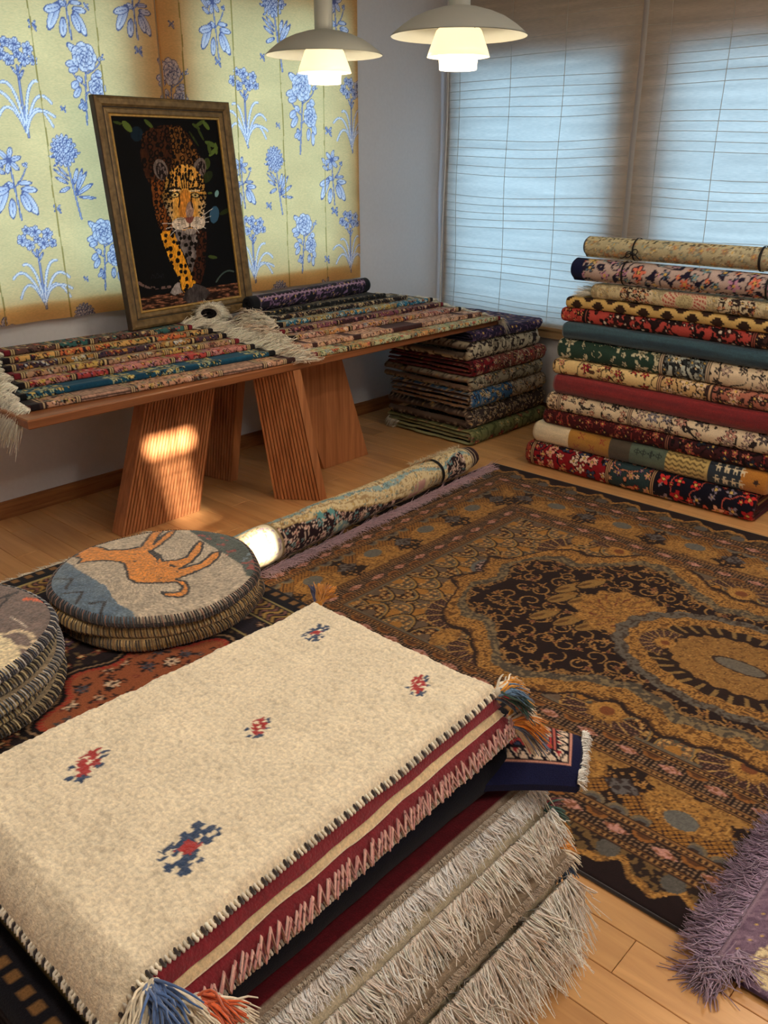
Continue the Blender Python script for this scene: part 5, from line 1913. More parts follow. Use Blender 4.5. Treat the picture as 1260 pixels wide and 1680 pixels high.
    # outer lace
    lace = e - 0.052 - 0.020 * np.sin(s * 42) - 0.008 * np.sin(s * 97)
    m = (e < 0.118)
    put(c, m, (34, 18, 18))
    k = m & (lace > 0)
    put(c, k, (120, 92, 52))
    put(c, k & (vnoise(X * 120, Y * 120, 31) > 0.5), (46, 32, 26))
    put(c, k & (np.abs(lace - 0.012) < 0.011), GOLD2)
    put(c, k & (np.abs(lace - 0.012) < 0.009) & (vnoise(X * 150, Y * 150, 33) > 0.5), GOLD)
    kk = m & (np.hypot(np.mod(s, 0.15) - 0.075, e - 0.098) < 0.026)
    put(c, kk, (96, 92, 82))
    # main border
    m = (e > 0.212) & (e < 0.382)
    put(c, m, (42, 26, 20))
    flowers(c, X, Y, 0.022, 0.0072, [(176, 124, 56), (190, 140, 76)], 551, 0.95, 5, None, (110, 66, 34), where=m)
    P = 0.31
    x = np.mod(s, P) - P / 2
    q = np.hypot(x / 0.105, (e - 0.312) / 0.062)
    th2 = np.arctan2(e - 0.35, x)
    net = m & (np.hypot(x / 0.135, (e - 0.275) / 0.075) < 1)
    put(c, net, (170, 118, 50))
    put(c, net & ((np.abs(np.mod((x + e) * 60, 1) - 0.5) < 0.12) | (np.abs(np.mod((x - e) * 60, 1) - 0.5) < 0.12)), (62, 34, 24))
    put(c, m & (q < 1), GOLD2)
    put(c, m & (q < 0.95) & (vnoise(X * 130, Y * 130, 35) > 0.42), GOLD)
    put(c, m & (np.hypot(x / 0.04, (e - 0.285) / 0.03) < 1), (112, 110, 100))
    y = np.mod(s + P / 2, P) - P / 2
    k = m & (np.abs(y) / 0.05 + np.abs(e - 0.30) / 0.035 < 1)
    put(c, k, (104, 98, 92))
    put(c, k & (vnoise(X * 160, Y * 160, 37) > 0.55), (60, 46, 42))
    for (o, ee) in ((0.085, 0.372), (-0.085, 0.372)):
        k = m & (np.hypot((y - o) / 0.06, (e - ee) / 0.024) < 1)
        put(c, k, GOLD2)
        put(c, k & (vnoise(X * 140, Y * 140, 39) > 0.5), (176, 130, 66))
    hw2 = np.mod(s, 0.062) - 0.031
    k = m & (np.hypot(hw2, e - 0.212) < 0.03) & (np.abs(y) < 0.11)
    put(c, k, (128, 112, 84))
    put(c, k & (np.hypot(hw2, e - 0.212) < 0.021), (96, 92, 84))
    put(c, k & (np.hypot(hw2, e - 0.212) < 0.012), (62, 44, 34))
    for (a, b2) in ((0.118, 0.142), (0.186, 0.212), (0.382, 0.408), (0.462, 0.488)):
        guard(c, e, s, a, b2)
    small_band(c, e, s, 0.142, 0.186, 41)
    small_band(c, e, s, 0.408, 0.462, 43)
    put(c, e < 0.006, (24, 14, 14))
    gm = (np.abs(c - np.asarray(GOLD, float)).max(1) < 6) | (np.abs(c - np.asarray(GOLD2, float)).max(1) < 6)
    cv = np.abs(np.modf(vnoise(X * 85, Y * 85, 77) * 3 + vnoise(X * 40, Y * 40, 78) * 2)[0] - 0.5)
    put(c, gm & (cv < 0.055), (98, 64, 32))
    put(c, gm & (cv > 0.45), (206, 156, 84))
    c *= (0.90 + 0.20 * hsh(np.floor(X / 0.0042), np.floor(Y / 0.0042), 3))[:, None]
    c = c * (0.93 + 0.14 * fbm(X * 3, Y * 3, 45))[:, None] * np.array([[0.88, 0.87, 0.90]])
    return c


carpet = root('area_rug', 'large brown and gold carpet with a lobed dark medallion spread on the floor', 'rug', (2.322, CYC, 0.0))
xs = np.linspace(CX0, CX1, 560)
ys = np.concatenate([np.linspace(-0.92, 0.15, 60), np.linspace(0.154, CY1, 600)])
GX, GY = np.meshgrid(xs, ys, indexing='ij')
ed = np.minimum(np.minimum(GX - CX0, CX1 - GX), np.minimum(CY1 - GY, GY + 0.92))
GZ = 0.0085 - 0.006 * np.clip(1 - ed / 0.008, 0, 1) ** 2 + 0.0012 * (fbm(GX.ravel() * 6, GY.ravel() * 6, 4).reshape(GX.shape) - 0.5)
sheet('pile', M_SILK, np.stack([GX - 2.322, GY - CYC, GZ], 2), big_carpet(GX.ravel(), GY.ravel()), carpet, flip=True)
for (P0, P1) in (((CX0, -0.92), (CX0, CY1)), ((CX1, -0.92), (CX1, CY1))):
    b = MB()
    t = np.linspace(0, 1, 60)[:, None]
    line = np.concatenate([np.array(P0) + (np.array(P1) - np.array(P0)) * t - np.array([2.322, CYC]), np.full((60, 1), 0.0045)], 1)
    b.tube(line, 0.004, 8, (26, 15, 15))
    b.obj('bound_edge', M_YARN, carpet)

# ------------------------------------------------------------------ rolled silk rug along the carpet's end
SILK1 = p_floral((222, 204, 160), [(150, 120, 84), (120, 140, 136), (190, 160, 110)], (204, 182, 138), 0.026, 0.008, 601, line=(186, 160, 120), vsize=0.03, vw=0.08, dens=0.8)
SILK2 = p_floral((40, 22, 28), [(222, 190, 172), (206, 170, 150), (226, 200, 180), (110, 150, 150)], (206, 176, 156), 0.040, 0.016, 605, line=(40, 22, 28), vsize=0.04, vw=0.12, heart=(150, 90, 84))


def silk_roll(u, v):
    c = SILK1(u, v)
    phi = v / 0.0725                                  # angle round the roll; the side seen from the room is 3 to 6
    d = SILK2(u, v)
    t = np.clip((u - 0.2) / 0.75, 0, 1)
    lo, hi = 3.95 + 0.85 * t, 6.4
    m = (phi > lo) & (phi < hi) & (u < 0.93) & (u > 0.175)
    c[m] = d[m]
    put(c, (np.abs(phi - lo) < 0.05) & (u < 0.93) & (u > 0.175), (176, 146, 100))
    put(c, (np.abs(phi - lo + 0.42) < 0.03) & (u < 1.0) & (u > 0.175), (170, 140, 100))
    st = p_floral((150, 176, 176), [(110, 150, 156), (222, 210, 180), (190, 160, 130)], None, 0.03, 0.010, 609, line=(110, 120, 120))(u, v)
    k = np.abs(phi - 3.45 - 0.3 * (u - 0.5)) < 0.16
    c[k] = st[k]
    for (cu, cp) in ((0.40, 4.25), (0.455, 4.32)):
        put(c, np.hypot((u - cu) / 0.022, (phi - cp) / 0.26) < 0.75 + 0.25 * np.cos(6 * np.arctan2(phi - cp, (u - cu) * 12)), (96, 150, 150))
    k = np.hypot((u - 0.50) / 0.055, (phi - 5.35) / 0.45) < 1
    put(c, k, (186, 186, 160))
    put(c, k & (vnoise(u * 90, v * 90, 3) > 0.55), (120, 150, 150))
    k = (np.abs(u - 0.93 - 0.10 * (5.2 - phi)) < 0.05) & (phi > 4.5)
    put(c, k, (196, 182, 146))
    put(c, k & (vnoise(u * 70, v * 70, 13) > 0.55), (196, 150, 140))
    m = (u > 1.22) & (u < 1.35) & (phi > 3.6) & (phi < 5.2)
    c[m] = d[m]
    m = (u > 1.16) & (u < 1.30) & (phi >= 5.2)
    put(c, m & (vnoise(u * 40, v * 40, 17) > 0.45), (120, 150, 166))
    put(c, u > 1.405, (52, 28, 32))
    put(c, (np.abs(u - 1.42) < 0.004) | (np.abs(u - 1.445) < 0.004), (190, 170, 140))
    k = (u < 0.175)
    put(c, k & (u > 0.135), (226, 214, 184))
    put(c, np.abs(u - 0.175) < 0.006, (150, 130, 96))
    rr_ = np.hypot((u - 0.13) / 0.045, (phi - 4.6) / 0.9)
    put(c, k & (np.abs(rr_ - 0.8) < 0.1) & (vnoise(u * 120, v * 120, 19) > 0.4), (176, 150, 170))
    return c


RA, RB = np.array([1.68, 2.268, 0.086]), np.array([3.16, 2.350, 0.080])
rs, inf = rolled_rug('rolled_rug', 'long pale floral silk rug rolled up along the end of the brown carpet', RA, RB, 0.080, 0.068, silk_roll, M_SILK, edge=(206, 190, 150), flat=0.92,
                     bend=lambda t: -0.14 * np.exp(-((t - 0.80) / 0.05) ** 2) + 0.04 * np.sin(t * 9) - 0.2 * np.clip((t - 0.93) / 0.07, 0, 1), lump=0.012, seed=6)
strap(rs, inf, 0.80, width=0.016)
ORS = inf['O']
MAUVE = (206, 168, 178)
FA, FB = np.array([1.75, 2.225, 0.013]) - ORS, np.array([3.25, 2.312, 0.013]) - ORS
fringe('fringe', rs, FA, FB, (0.35, -1, 0.05), 0.056, 0.15, MAUVE, 1300, r=0.0014, thick=0.003, wave=0.5, spread=0.30, clump=1.3, floor=0.0095 - ORS[2])
fringe('fringe', rs, inf['point'](0.72, 1.0), inf['point'](0.97, 1.1), (0.2, 0.5, 0.5), 0.03, 0.6, (222, 206, 170), 300, r=0.0009, spread=0.4)

# ------------------------------------------------------------------ purple rug at the right
pr = root('area_rug', 'purple fringed rug with cream flowers overlapping the near corner of the brown carpet', 'rug', (1.9, 0.0, 0.0))
PX0, PX1, PYT, PYB = 1.268, 2.75, 0.348, -0.75
gx = np.linspace(PX0, PX1, 300)
gy = np.concatenate([np.linspace(PYB, -0.15, 20), np.linspace(-0.145, PYT, 110)])
GX, GY = np.meshgrid(gx, gy, indexing='ij')
EX = PX0 + 0.0 * GY
f1 = p_floral((124, 100, 118), [(150, 124, 140), (108, 84, 104)], (140, 114, 130), 0.03, 0.009, 621, line=(104, 82, 100))


def purple_rug(x, y):
    c = f1(x, y)
    d, _, r1, r2 = cells(x, y, 0.05, 625, 0.4)
    m = (np.hypot((x - 1.345) / 0.055, (y - 0.252) / 0.045) + 0.5 * (fbm(x * 40, y * 40, 7) - 0.5) < 1) | ((np.abs(x - 1.5 - 0.02 * np.sin(y * 40)) < 0.05) & (fbm(x * 30, y * 30, 9) > 0.45) & (y < 0.30))
    put(c, m, (226, 206, 162))
    put(c, m & (np.abs(np.modf(vnoise(x * 60, y * 60, 11) * 3)[0] - 0.5) < 0.14), (150, 120, 100))
    put(c, y > PYT - 0.012, (150, 126, 140))
    put(c, x < PX0 + 0.008, (60, 40, 52))
    return c


GZ = 0.021 - 0.006 * np.clip(1 - np.minimum(GX - PX0, PYT - GY) / 0.008, 0, 1) ** 2
GZ = np.where(GX < CX0 - 0.01, np.interp(GX, [PX0, CX0 - 0.01], [0.010, 0.019]), GZ)
sheet('pile', M_PILE, np.stack([GX - 1.9, GY, GZ], 2), purple_rug(GX.ravel(), GY.ravel()), pr, flip=True)
LIL = (168, 142, 164)
fringe('fringe', pr, (PX0 + 0.03 - 1.9, PYT - 0.004, 0.020), (PX1 - 1.9, PYT, 0.022), (-0.35, 1, 0.08), 0.072, 0.12, LIL, 3000, r=0.0019, thick=0.006, wave=0.38, spread=0.16, clump=1.2, floor=0.0098)
fringe('fringe', pr, (PX0 - 0.004 - 1.9, PYT - 0.02, 0.012), (PX0 + 0.02 - 1.9, PYT, 0.014), (-0.75, 0.15, 0.1), 0.075, 0.2, LIL, 170, r=0.0019, thick=0.006, wave=0.3, spread=0.3, floor=0.0005)
fringe('fringe', pr, (PX0 + 0.02 - 1.9, PYT - 0.025, 0.022), (PX0 + 0.06 - 1.9, PYT - 0.03, 0.024), (-0.6, -0.8, 0.15), 0.06, 0.3, LIL, 60, r=0.0019, wave=0.35, spread=0.35, floor=0.0205)


# ================================================================== the low pile of folded rugs in front
FX0, FX1 = 0.20, 1.13
WOB3 = lambda s, z: 0.0025 * np.sin(s * 7 + z * 9)
COTTON = (218, 204, 180)


def pile_rug(lab, x0, x1, y0, y1, z0, z1, pat, edge, sheets=2, **k):
    return folded_rug('folded_rug', lab, x1 - x0, y1 - y0, z1 - z0, pat, (x0, y0, z0), 0.0, sheets, edge=edge, wob=WOB3, seed=int(z0 * 1000) + 7, group='folded rugs in the low pile', **k)


PLAINC = lambda c_, sd: p_solid(tuple(np.asarray(c_) * 1.04), tuple(np.asarray(c_) * 0.9), sd)
WOOLS = [(190, 36, 46), (66, 96, 136), (228, 214, 190), (216, 140, 44), (50, 84, 72), (120, 40, 50)]
lo1 = pile_rug('cream fringed folded rug on the floor at the bottom of the low pile', FX0, FX1, 0.575, 1.86, 0.001, 0.184, PLAINC((206, 188, 156), 3), (190, 170, 140), 3)
lo2 = pile_rug('grey-brown folded rug with cream stripe in the low pile', FX0, FX1 - 0.01, 0.572, 1.86, 0.185, 0.233,
               lambda u, v: np.where((v > 0.004)[:, None], PLAINC((150, 130, 108), 5)(u, v), PLAINC((236, 216, 178), 6)(u, v)), (150, 128, 104), 2)
lo3 = pile_rug('cream folded rug with long cotton fringe in the low pile', FX0, FX1 - 0.01, 0.622, 1.86, 0.232, 0.315, PLAINC((206, 190, 162), 7), (176, 150, 130), 2)
lo4 = pile_rug('deep red folded rug with white fringe below the navy rug', FX0, FX1 - 0.015, 0.652, 1.86, 0.316, 0.368,
               lambda u, v: np.where((v > 0.026)[:, None], PLAINC((84, 16, 24), 9)(u, v), np.where((v > -0.020)[:, None], PLAINC((150, 132, 114), 8)(u, v), PLAINC((120, 28, 38), 4)(u, v))), (120, 28, 38), 2, vis_top=0.2, pitch=0.005)


def front_fringe(o, x0, x1, y, z, ref, length, droop, n, colour=COTTON, dirn=(0.12, -0.62, -0.75), thick=0.006, r=0.0013, **k):
    a = np.array([x0 - ref[0], y - ref[1], z - ref[2]])
    b2 = np.array([x1 - ref[0], y - ref[1], z - ref[2]])
    return fringe('fringe', o, a, b2, dirn, length, droop, colour, n, r=r, thick=thick, wave=0.22, spread=0.12, clump=0.8, **k)


R1, R2, R3, R4 = (FX0, 0.575, 0.001), (FX0, 0.572, 0.185), (FX0, 0.622, 0.232), (FX0, 0.652, 0.316)
WHITE_Y, CREAM_Y = (255, 246, 238), (255, 240, 226)
front_fringe(lo1, FX0 + 0.1, FX1, 0.573, 0.178, R1, 0.115, 0.1, 2400, CREAM_Y, (0.22, -0.22, -0.95), 0.008, r=0.0016)
front_fringe(lo1, FX0 + 0.1, FX1, 0.570, 0.095, R1, 0.085, 0.1, 1600, CREAM_Y, (0.22, -0.26, -0.9), 0.010, r=0.0016, floor=0.0)
front_fringe(lo2, FX0 + 0.1, FX1 - 0.01, 0.577, 0.226, R2, 0.011, 0.1, 2600, (176, 156, 134), (0.1, -0.9, -0.3), 0.005, r=0.0012)
front_fringe(lo3, FX0 + 0.1, FX1, 0.622, 0.304, R3, 0.066, 0.1, 2600, CREAM_Y, (0.24, -0.28, -0.95), 0.005, r=0.0016)
front_fringe(lo3, FX0 + 0.1, FX1, 0.626, 0.285, R3, 0.046, 0.1, 900, CREAM_Y, (0.24, -0.22, -0.95), 0.008, r=0.0016)
front_fringe(lo4, FX0 + 0.1, FX1 - 0.01, 0.655, 0.347, R4, 0.034, 0.12, 2000, WHITE_Y, (0.26, -0.50, -0.75), 0.003, r=0.0015)
front_fringe(lo4, FX0 + 0.1, FX1 - 0.01, 0.655, 0.362, R4, 0.008, 0.1, 2600, (186, 170, 150), (0.10, -0.8, -0.2), 0.003, r=0.0013)
for (o, ref, x, y, z, d) in ((lo1, R1, 1.135, 0.61, 0.09, (0.6, -0.3, -0.7)), (lo2, R2, 1.13, 0.62, 0.215, (0.7, -0.15, -0.7)),
                             (lo3, R3, 1.13, 0.65, 0.285, (0.7, -0.2, -0.7)), (lo4, R4, 1.12, 0.68, 0.345, (0.8, -0.15, -0.6))):
    tassel(o, (x - ref[0], y - ref[1], z - ref[2]), d, 0.06, WOOLS if z < 0.3 else [(90, 104, 116), (206, 190, 166), (110, 120, 130)], 240, label='tassel of coloured wool')

# navy rug with its bordered corner hanging out at the right
ny = pile_rug('navy folded rug with red bordered corner hanging out of the low pile', FX0, FX1 - 0.07, 0.668, 1.84, 0.369, 0.455,
              lambda u, v: np.where(((v < -0.030) & (v > -0.044))[:, None], PLAINC((120, 132, 152), 14)(u, v), p_solid((14, 16, 30), (8, 9, 18), 11)(u, v)), (96, 108, 130), 2)
b = MB()
NU, NV = 60, 44
u, v = np.meshgrid(np.linspace(0, 1, NU), np.linspace(0, 1, NV), indexing='ij')
c00, c10 = np.array([1.075, 0.815, 0.462]), np.array([1.208, 0.620, 0.432])      # upper edge, inner and outer end
c01, c11 = np.array([0.975, 0.690, 0.412]), np.array([1.120, 0.574, 0.398])     # lower edge
P = ((1 - u) * (1 - v))[..., None] * c00 + (u * (1 - v))[..., None] * c10 + ((1 - u) * v)[..., None] * c01 + (u * v)[..., None] * c11
P[..., 2] += 0.018 * np.sin(v * pi) * (0.4 + 0.6 * u) - 0.012 * u ** 3
du, dv = (1 - u) * 0.24, (1 - v) * 0.165


def corner_col(a, h):
    """a: distance from the end, h: distance from the navy side edge"""
    c = base(a, (172, 62, 60))
    flowers(c, a, h, 0.05, 0.019, [(226, 160, 130), (60, 70, 96), (206, 180, 160)], 701, 0.9, 4, (26, 20, 34), (226, 206, 180), 0.25)
    e = np.minimum(a, h - 0.026)
    q = np.where(a < h - 0.026, h, a)
    put(c, e < 0.056, (190, 96, 84))
    m = (e > 0.024) & (e < 0.050)
    put(c, m, (222, 196, 170))
    z = np.abs(np.mod(q, 0.03) / 0.03 - 0.5) * 2
    put(c, m & (np.abs(z - (e - 0.024) / 0.026) < 0.22), (30, 24, 36))
    put(c, m & ((z - (e - 0.024) / 0.026) < -0.5), (160, 44, 50))
    for x in (0.018, 0.024, 0.050, 0.056):
        put(c, np.abs(e - x) < 0.0017, (30, 22, 30))
    put(c, (e >= 0.018) & (e < 0.0225), (214, 150, 128))
    put(c, e < 0.0165, (24, 26, 58))
    return c


ref = np.array([FX0, 0.668, 0.369])
b.grid(P - ref, corner_col(du.ravel(), dv.ravel()))
lowP = P.copy()
lowP[..., 2] -= 0.013
b.grid(lowP - ref, (24, 24, 44), flip=True)
for S1, S2 in ((P[-1], lowP[-1]), (P[:, -1], lowP[:, -1]), (P[:, 0], lowP[:, 0])):
    mid = (S1 + S2) / 2 + (np.array([0.004, -0.003, 0]))
    b.grid(np.stack([S1, mid, S2], 1) - ref, (22, 24, 52))
b.obj('hanging_corner', M_PILE, ny)
fringe('fringe', ny, c10 - ref - np.array([0.0, 0.0, 0.004]), c11 - ref - np.array([0, 0, 0.004]), (0.8, -0.4, -0.1), 0.018, 0.4, (236, 230, 220), 320, r=0.0013, spread=0.3)

# dark flowered rug on top of the pile
NIGHT, RUST = (30, 20, 22), (140, 78, 48)


def dark_rug(x, y):
    c = base(x, (34, 24, 26))
    flowers(c, x, y, 0.046, 0.015, [(150, 90, 56), (176, 120, 84), (96, 70, 84), (120, 60, 44)], 711, 0.95, 6, (20, 12, 14), (206, 170, 120), 0.2, leaf=(96, 76, 50))
    dx, dy = x - 0.70, y - 1.20
    r = np.hypot(dx / 0.21, dy / 0.175) + 0.09 * np.cos(np.arctan2(dy / 0.175, dx / 0.21) * 8)
    m = r < 0.92
    put(c, r < 1.06, (20, 13, 15))
    put(c, r < 1.0, (140, 110, 80))
    put(c, r < 0.975, (20, 13, 15))
    put(c, m, RUST)
    put(c, m & (r > 0.86) & (np.mod(np.arctan2(dy, dx) * 22, 1) < 0.6), (150, 46, 36))
    flowers(c, x, y, 0.030, 0.008, [(44, 28, 28), (120, 56, 40), (70, 66, 66)], 717, 0.8, 4, None, (150, 90, 60), 0.2, where=m & (r < 0.84))
    flowers(c, x, y, 0.050, 0.013, [(206, 176, 146), (190, 150, 120), (70, 70, 80)], 713, 0.95, 8, (26, 16, 16), (80, 56, 50), 0.3, where=m & (r < 0.84), leaf=(44, 28, 26))
    e = np.minimum(np.minimum(x - 0.222, 1.122 - x), 1.845 - y)
    q = np.where(1.845 - y < np.minimum(x - 0.222, 1.122 - x), x, y)
    put(c, e < 0.185, (24, 18, 24))
    k = (e < 0.182) & (e > 0.125)
    put(c, k, (32, 26, 34))
    flowers(c, x, y, 0.044, 0.012, [(110, 80, 60), (90, 60, 76), (150, 130, 110)], 715, 0.9, 5, (18, 12, 16), (180, 150, 120), 0.25, where=k)
    k = (e < 0.115) & (e > 0.062)
    put(c, k, (150, 118, 62))
    w = np.abs(np.mod(q / 0.026 + 0.35 * np.sin((e - 0.062) * 130), 1) - 0.5)
    put(c, k & (w < 0.33), (24, 16, 20))
    put(c, k & (w < 0.10), (120, 80, 70))
    for z in (0.185, 0.120, 0.058):
        put(c, np.abs(e - z) < 0.0022, (150, 132, 84))
    put(c, e < 0.055, (20, 18, 24))
    k = (e < 0.034) & (e > 0.020)
    put(c, k & (np.abs(np.mod(q, 0.03) - 0.015) < 0.008), (120, 86, 50))
    return c


dr = root('folded_rug', 'dark rug with rust medallion on top of the low pile under the round cushions', 'rug', (0.672, 1.27, 0.456), group='folded rugs in the low pile')
gx, gy = np.linspace(0.222, 1.122, 225), np.linspace(0.695, 1.845, 288)
GX, GY = np.meshgrid(gx, gy, indexing='ij')
ed = np.minimum(np.minimum(GX - 0.222, 1.122 - GX), np.minimum(1.845 - GY, GY - 0.695))
GZ = 0.046 - 0.012 * np.clip(1 - ed / 0.014, 0, 1) ** 2 + 0.002 * (fbm(GX.ravel() * 7, GY.ravel() * 7, 4).reshape(GX.shape) - 0.5)
b = MB()
b.grid(np.stack([GX - 0.672, GY - 1.27, GZ], 2), dark_rug(GX.ravel(), GY.ravel()), flip=True)
b.obj('pile', M_PILE, dr)
per = np.array([(0.222, 0.695), (1.122, 0.695), (1.122, 1.845), (0.222, 1.845), (0.222, 0.695)]) - np.array([0.672, 1.27])
for (z0, z1) in ((0.001, 0.016), (0.018, 0.034)):
    b = MB()
    zs, off = np.linspace(z0, z1, 5), 0.006 * np.sin(np.linspace(0, pi, 5))
    P = np.zeros((5, 5, 3))
    for i in range(5):
        for j in range(5):
            P[i, j] = (per[j][0] + np.sign(per[j][0]) * (off[i] - 0.004), per[j][1] + np.sign(per[j][1]) * (off[i] - 0.004), zs[i])
    b.grid(P, (34, 26, 28))
    b.obj('inner_layer', M_PILE, dr)
fringe('fringe', dr, (-0.45, -0.575, 0.030), (0.44, -0.575, 0.030), (0, -1, -0.25), 0.022, 0.4, (214, 204, 186), 1500, r=0.0012, thick=0.003)
# red-bordered rug whose end and side show beneath the dark one
rb = root('folded_rug', 'red bordered rug with white fringe showing beneath the dark medallion rug', 'rug', (0.672, 1.70, 0.440), group='folded rugs in the low pile')


def red_edge(x, y):
    c = p_floral((150, 50, 56), [(206, 130, 120), (90, 40, 70), (226, 190, 170)], (110, 36, 50), 0.032, 0.011, 721)(x, y)
    e = np.minimum(1.150 - x, 1.895 - y)
    put(c, e < 0.008, (228, 216, 196))
    put(c, np.abs(e - 0.011) < 0.002, (60, 24, 40))
    return c


b = MB()
for (x0, x1, y0, y1) in ((0.40, 1.152, 1.83, 1.897), (1.105, 1.152, 1.20, 1.83)):
    gx, gy = np.linspace(x0, x1, max(10, int((x1 - x0) / 0.005))), np.linspace(y0, y1, max(10, int((y1 - y0) / 0.005)))
    GX, GY = np.meshgrid(gx, gy, indexing='ij')
    e = np.minimum(1.152 - GX, 1.897 - GY)
    b.grid(np.stack([GX - 0.672, GY - 1.70, 0.034 - 0.010 * np.clip(1 - e / 0.02, 0, 1) ** 2], 2), red_edge(GX.ravel(), GY.ravel()), flip=True)
for (A_, B_) in (((0.40, 1.897), (1.152, 1.897)), ((1.152, 1.897), (1.152, 1.20))):
    A_, B_ = np.array(A_), np.array(B_)
    t = np.linspace(0, 1, 40)[:, None]
    l = A_ + (B_ - A_) * t - np.array([0.672, 1.70])
    b.grid(np.stack([np.column_stack([l, np.full(40, 0.024)]), np.column_stack([l * 1.001, np.full(40, 0.012)]), np.column_stack([l, np.full(40, 0.002)])], 1), (150, 110, 100))
b.obj('pile', M_PILE, rb)
fringe('fringe', rb, (0.40 - 0.672, 0.196, 0.026), (1.152 - 0.672, 0.196, 0.026), (0, 1, 0.0), 0.028, 0.35, (226, 216, 196), 1100, r=0.0012)
tassel(rb, (1.158 - 0.672, 1.262 - 1.70, 0.040), (0.5, 0.2, 0.35), 0.055, [(216, 140, 40), (220, 150, 60), (70, 70, 110), (110, 60, 90)], 220, droop=0.2, label='orange and blue tassel')


# ================================================================== thick cream mats
def wool_mat(name, lab, x0, x1, y0, y1, z0, z1, colfn, cat='rug', pitch=0.0028, tuft=0.0026, group=None, skirt=None, seed=0, drape=None):
    xm, ym = (x0 + x1) / 2, (y0 + y1) / 2
    r = root(name, lab, cat, (xm, ym, z0), 0, group)
    nx, ny_ = int((x1 - x0) / pitch), int((y1 - y0) / pitch)
    gx, gy = np.linspace(x0, x1, nx), np.linspace(y0, y1, ny_)
    GX, GY = np.meshgrid(gx, gy, indexing='ij')
    x, y = GX.ravel(), GY.ravel()
    e = np.minimum(np.minimum(GX - x0, x1 - GX), np.minimum(GY - y0, y1 - GY))
    R = min(0.022, (z1 - z0) * 0.9)
    rd = R * (1 - np.sqrt(np.clip(1 - np.clip(1 - e / R, 0, 1) ** 2, 0, 1)))
    dxc, dyc, r1, r2 = cells(x, y, 0.0075, seed + 3, 0.8)
    bump = tuft * (1 - (np.hypot(dxc, dyc) / 0.0055) ** 2) + tuft * 1.2 * (fbm(x * 60, y * 60, seed + 1) - 0.5) * 2 + 0.004 * (fbm(x * 9, y * 9, seed) - 0.5) * 2
    Z = (z1 - z0) - rd + bump.reshape(GX.shape) * np.clip(e / 0.006, 0.25, 1)
    wig = 0.004 * (fbm(x * 12, y * 12, seed + 7).reshape(GX.shape) - 0.5) * 2
    edge_in = np.clip(1 - e / 0.03, 0, 1)
    PX = GX + wig * edge_in
    PY = GY + wig * edge_in
    if drape is not None:
        Z = Z + drape(GX, GY)
    PY = PY - 0.038 * (x1 - GX) / (x1 - x0) * (y1 - GY) / (y1 - y0)
    P = np.stack([PX - xm, PY - ym, Z], 2)
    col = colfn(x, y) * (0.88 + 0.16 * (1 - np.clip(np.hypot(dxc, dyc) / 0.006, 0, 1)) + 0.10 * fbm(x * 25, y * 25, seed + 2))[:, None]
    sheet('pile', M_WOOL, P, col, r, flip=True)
    rim = np.concatenate([P[:, 0], P[-1, 1:], P[::-1, -1][1:], P[0, ::-1][1:]])
    zlow = drape(rim[:, 0] + xm, rim[:, 1] + ym) if drape is not None else 0.0
    low = rim.copy()
    low[:, 2] = np.minimum(0.0005 + zlow, rim[:, 2] - 0.001)
    mid = (rim + low) / 2
    mid[:, :2] *= 1.006
    b = MB()
    b.grid(np.stack([rim, mid, low], 1), skirt if skirt is not None else (206, 188, 156))
    b.obj('edge', M_WOOL, r)
    return r, rim, low


def stitching(parent, rim, low, cols, step=0.0075, r=0.0016, name='edge_stitching', slant=0.004, lift=0.0025):
    d = np.concatenate([[0], np.cumsum(np.linalg.norm(np.diff(rim[:, :2], axis=0), axis=1))])
    n = int(d[-1] / step)
    b = MB()
    for i in range(n):
        q = (i + 0.5) * step
        a = np.array([np.interp(q, d, rim[:, k]) for k in range(3)])
        l = np.array([np.interp(min(q + slant, d[-1]), d, low[:, k]) for k in range(3)])
        o = a.copy()
        o[2] = 0
        # outward in plan
        q2 = min(q + 0.01, d[-1])
        t = np.array([np.interp(q2, d, rim[:, k]) for k in range(2)]) - a[:2]
        t /= np.linalg.norm(t) + 1e-9
        nrm = np.array([t[1], -t[0], 0])
        inn = a - nrm * 0.006 + np.array([0, 0, lift])
        md = (a + l) / 2 + nrm * 0.004
        c = np.asarray(cols[i % len(cols)], float) * RNG.uniform(0.85, 1.1)
        b.tube([inn, a + nrm * 0.002 + np.array([0, 0, lift * 0.6]), md, l + nrm * 0.001], r * RNG.uniform(0.85, 1.15), 5, c, cap=False)
    o = b.obj(name, M_YARN, parent)
    o['kind'] = 'stuff'
    return o


MX0, MX1, MY0, MY1 = 0.272, 1.006, 0.676, 1.108
IVORY = (232, 216, 186)
BEAST = ['..BB.B.B', '.B.BBBBB', '..BRRBB.', 'B..RR.BB', 'BBBRRB.B', '.BBB.BB.', 'BB......', 'B.B.....']
TREE = ['.....RR.', '..B.R.RR', '...RRRR.', '..RR.R.B', 'B.RRRRB.', '.RR.R...', 'BBR.B...', 'BB......']


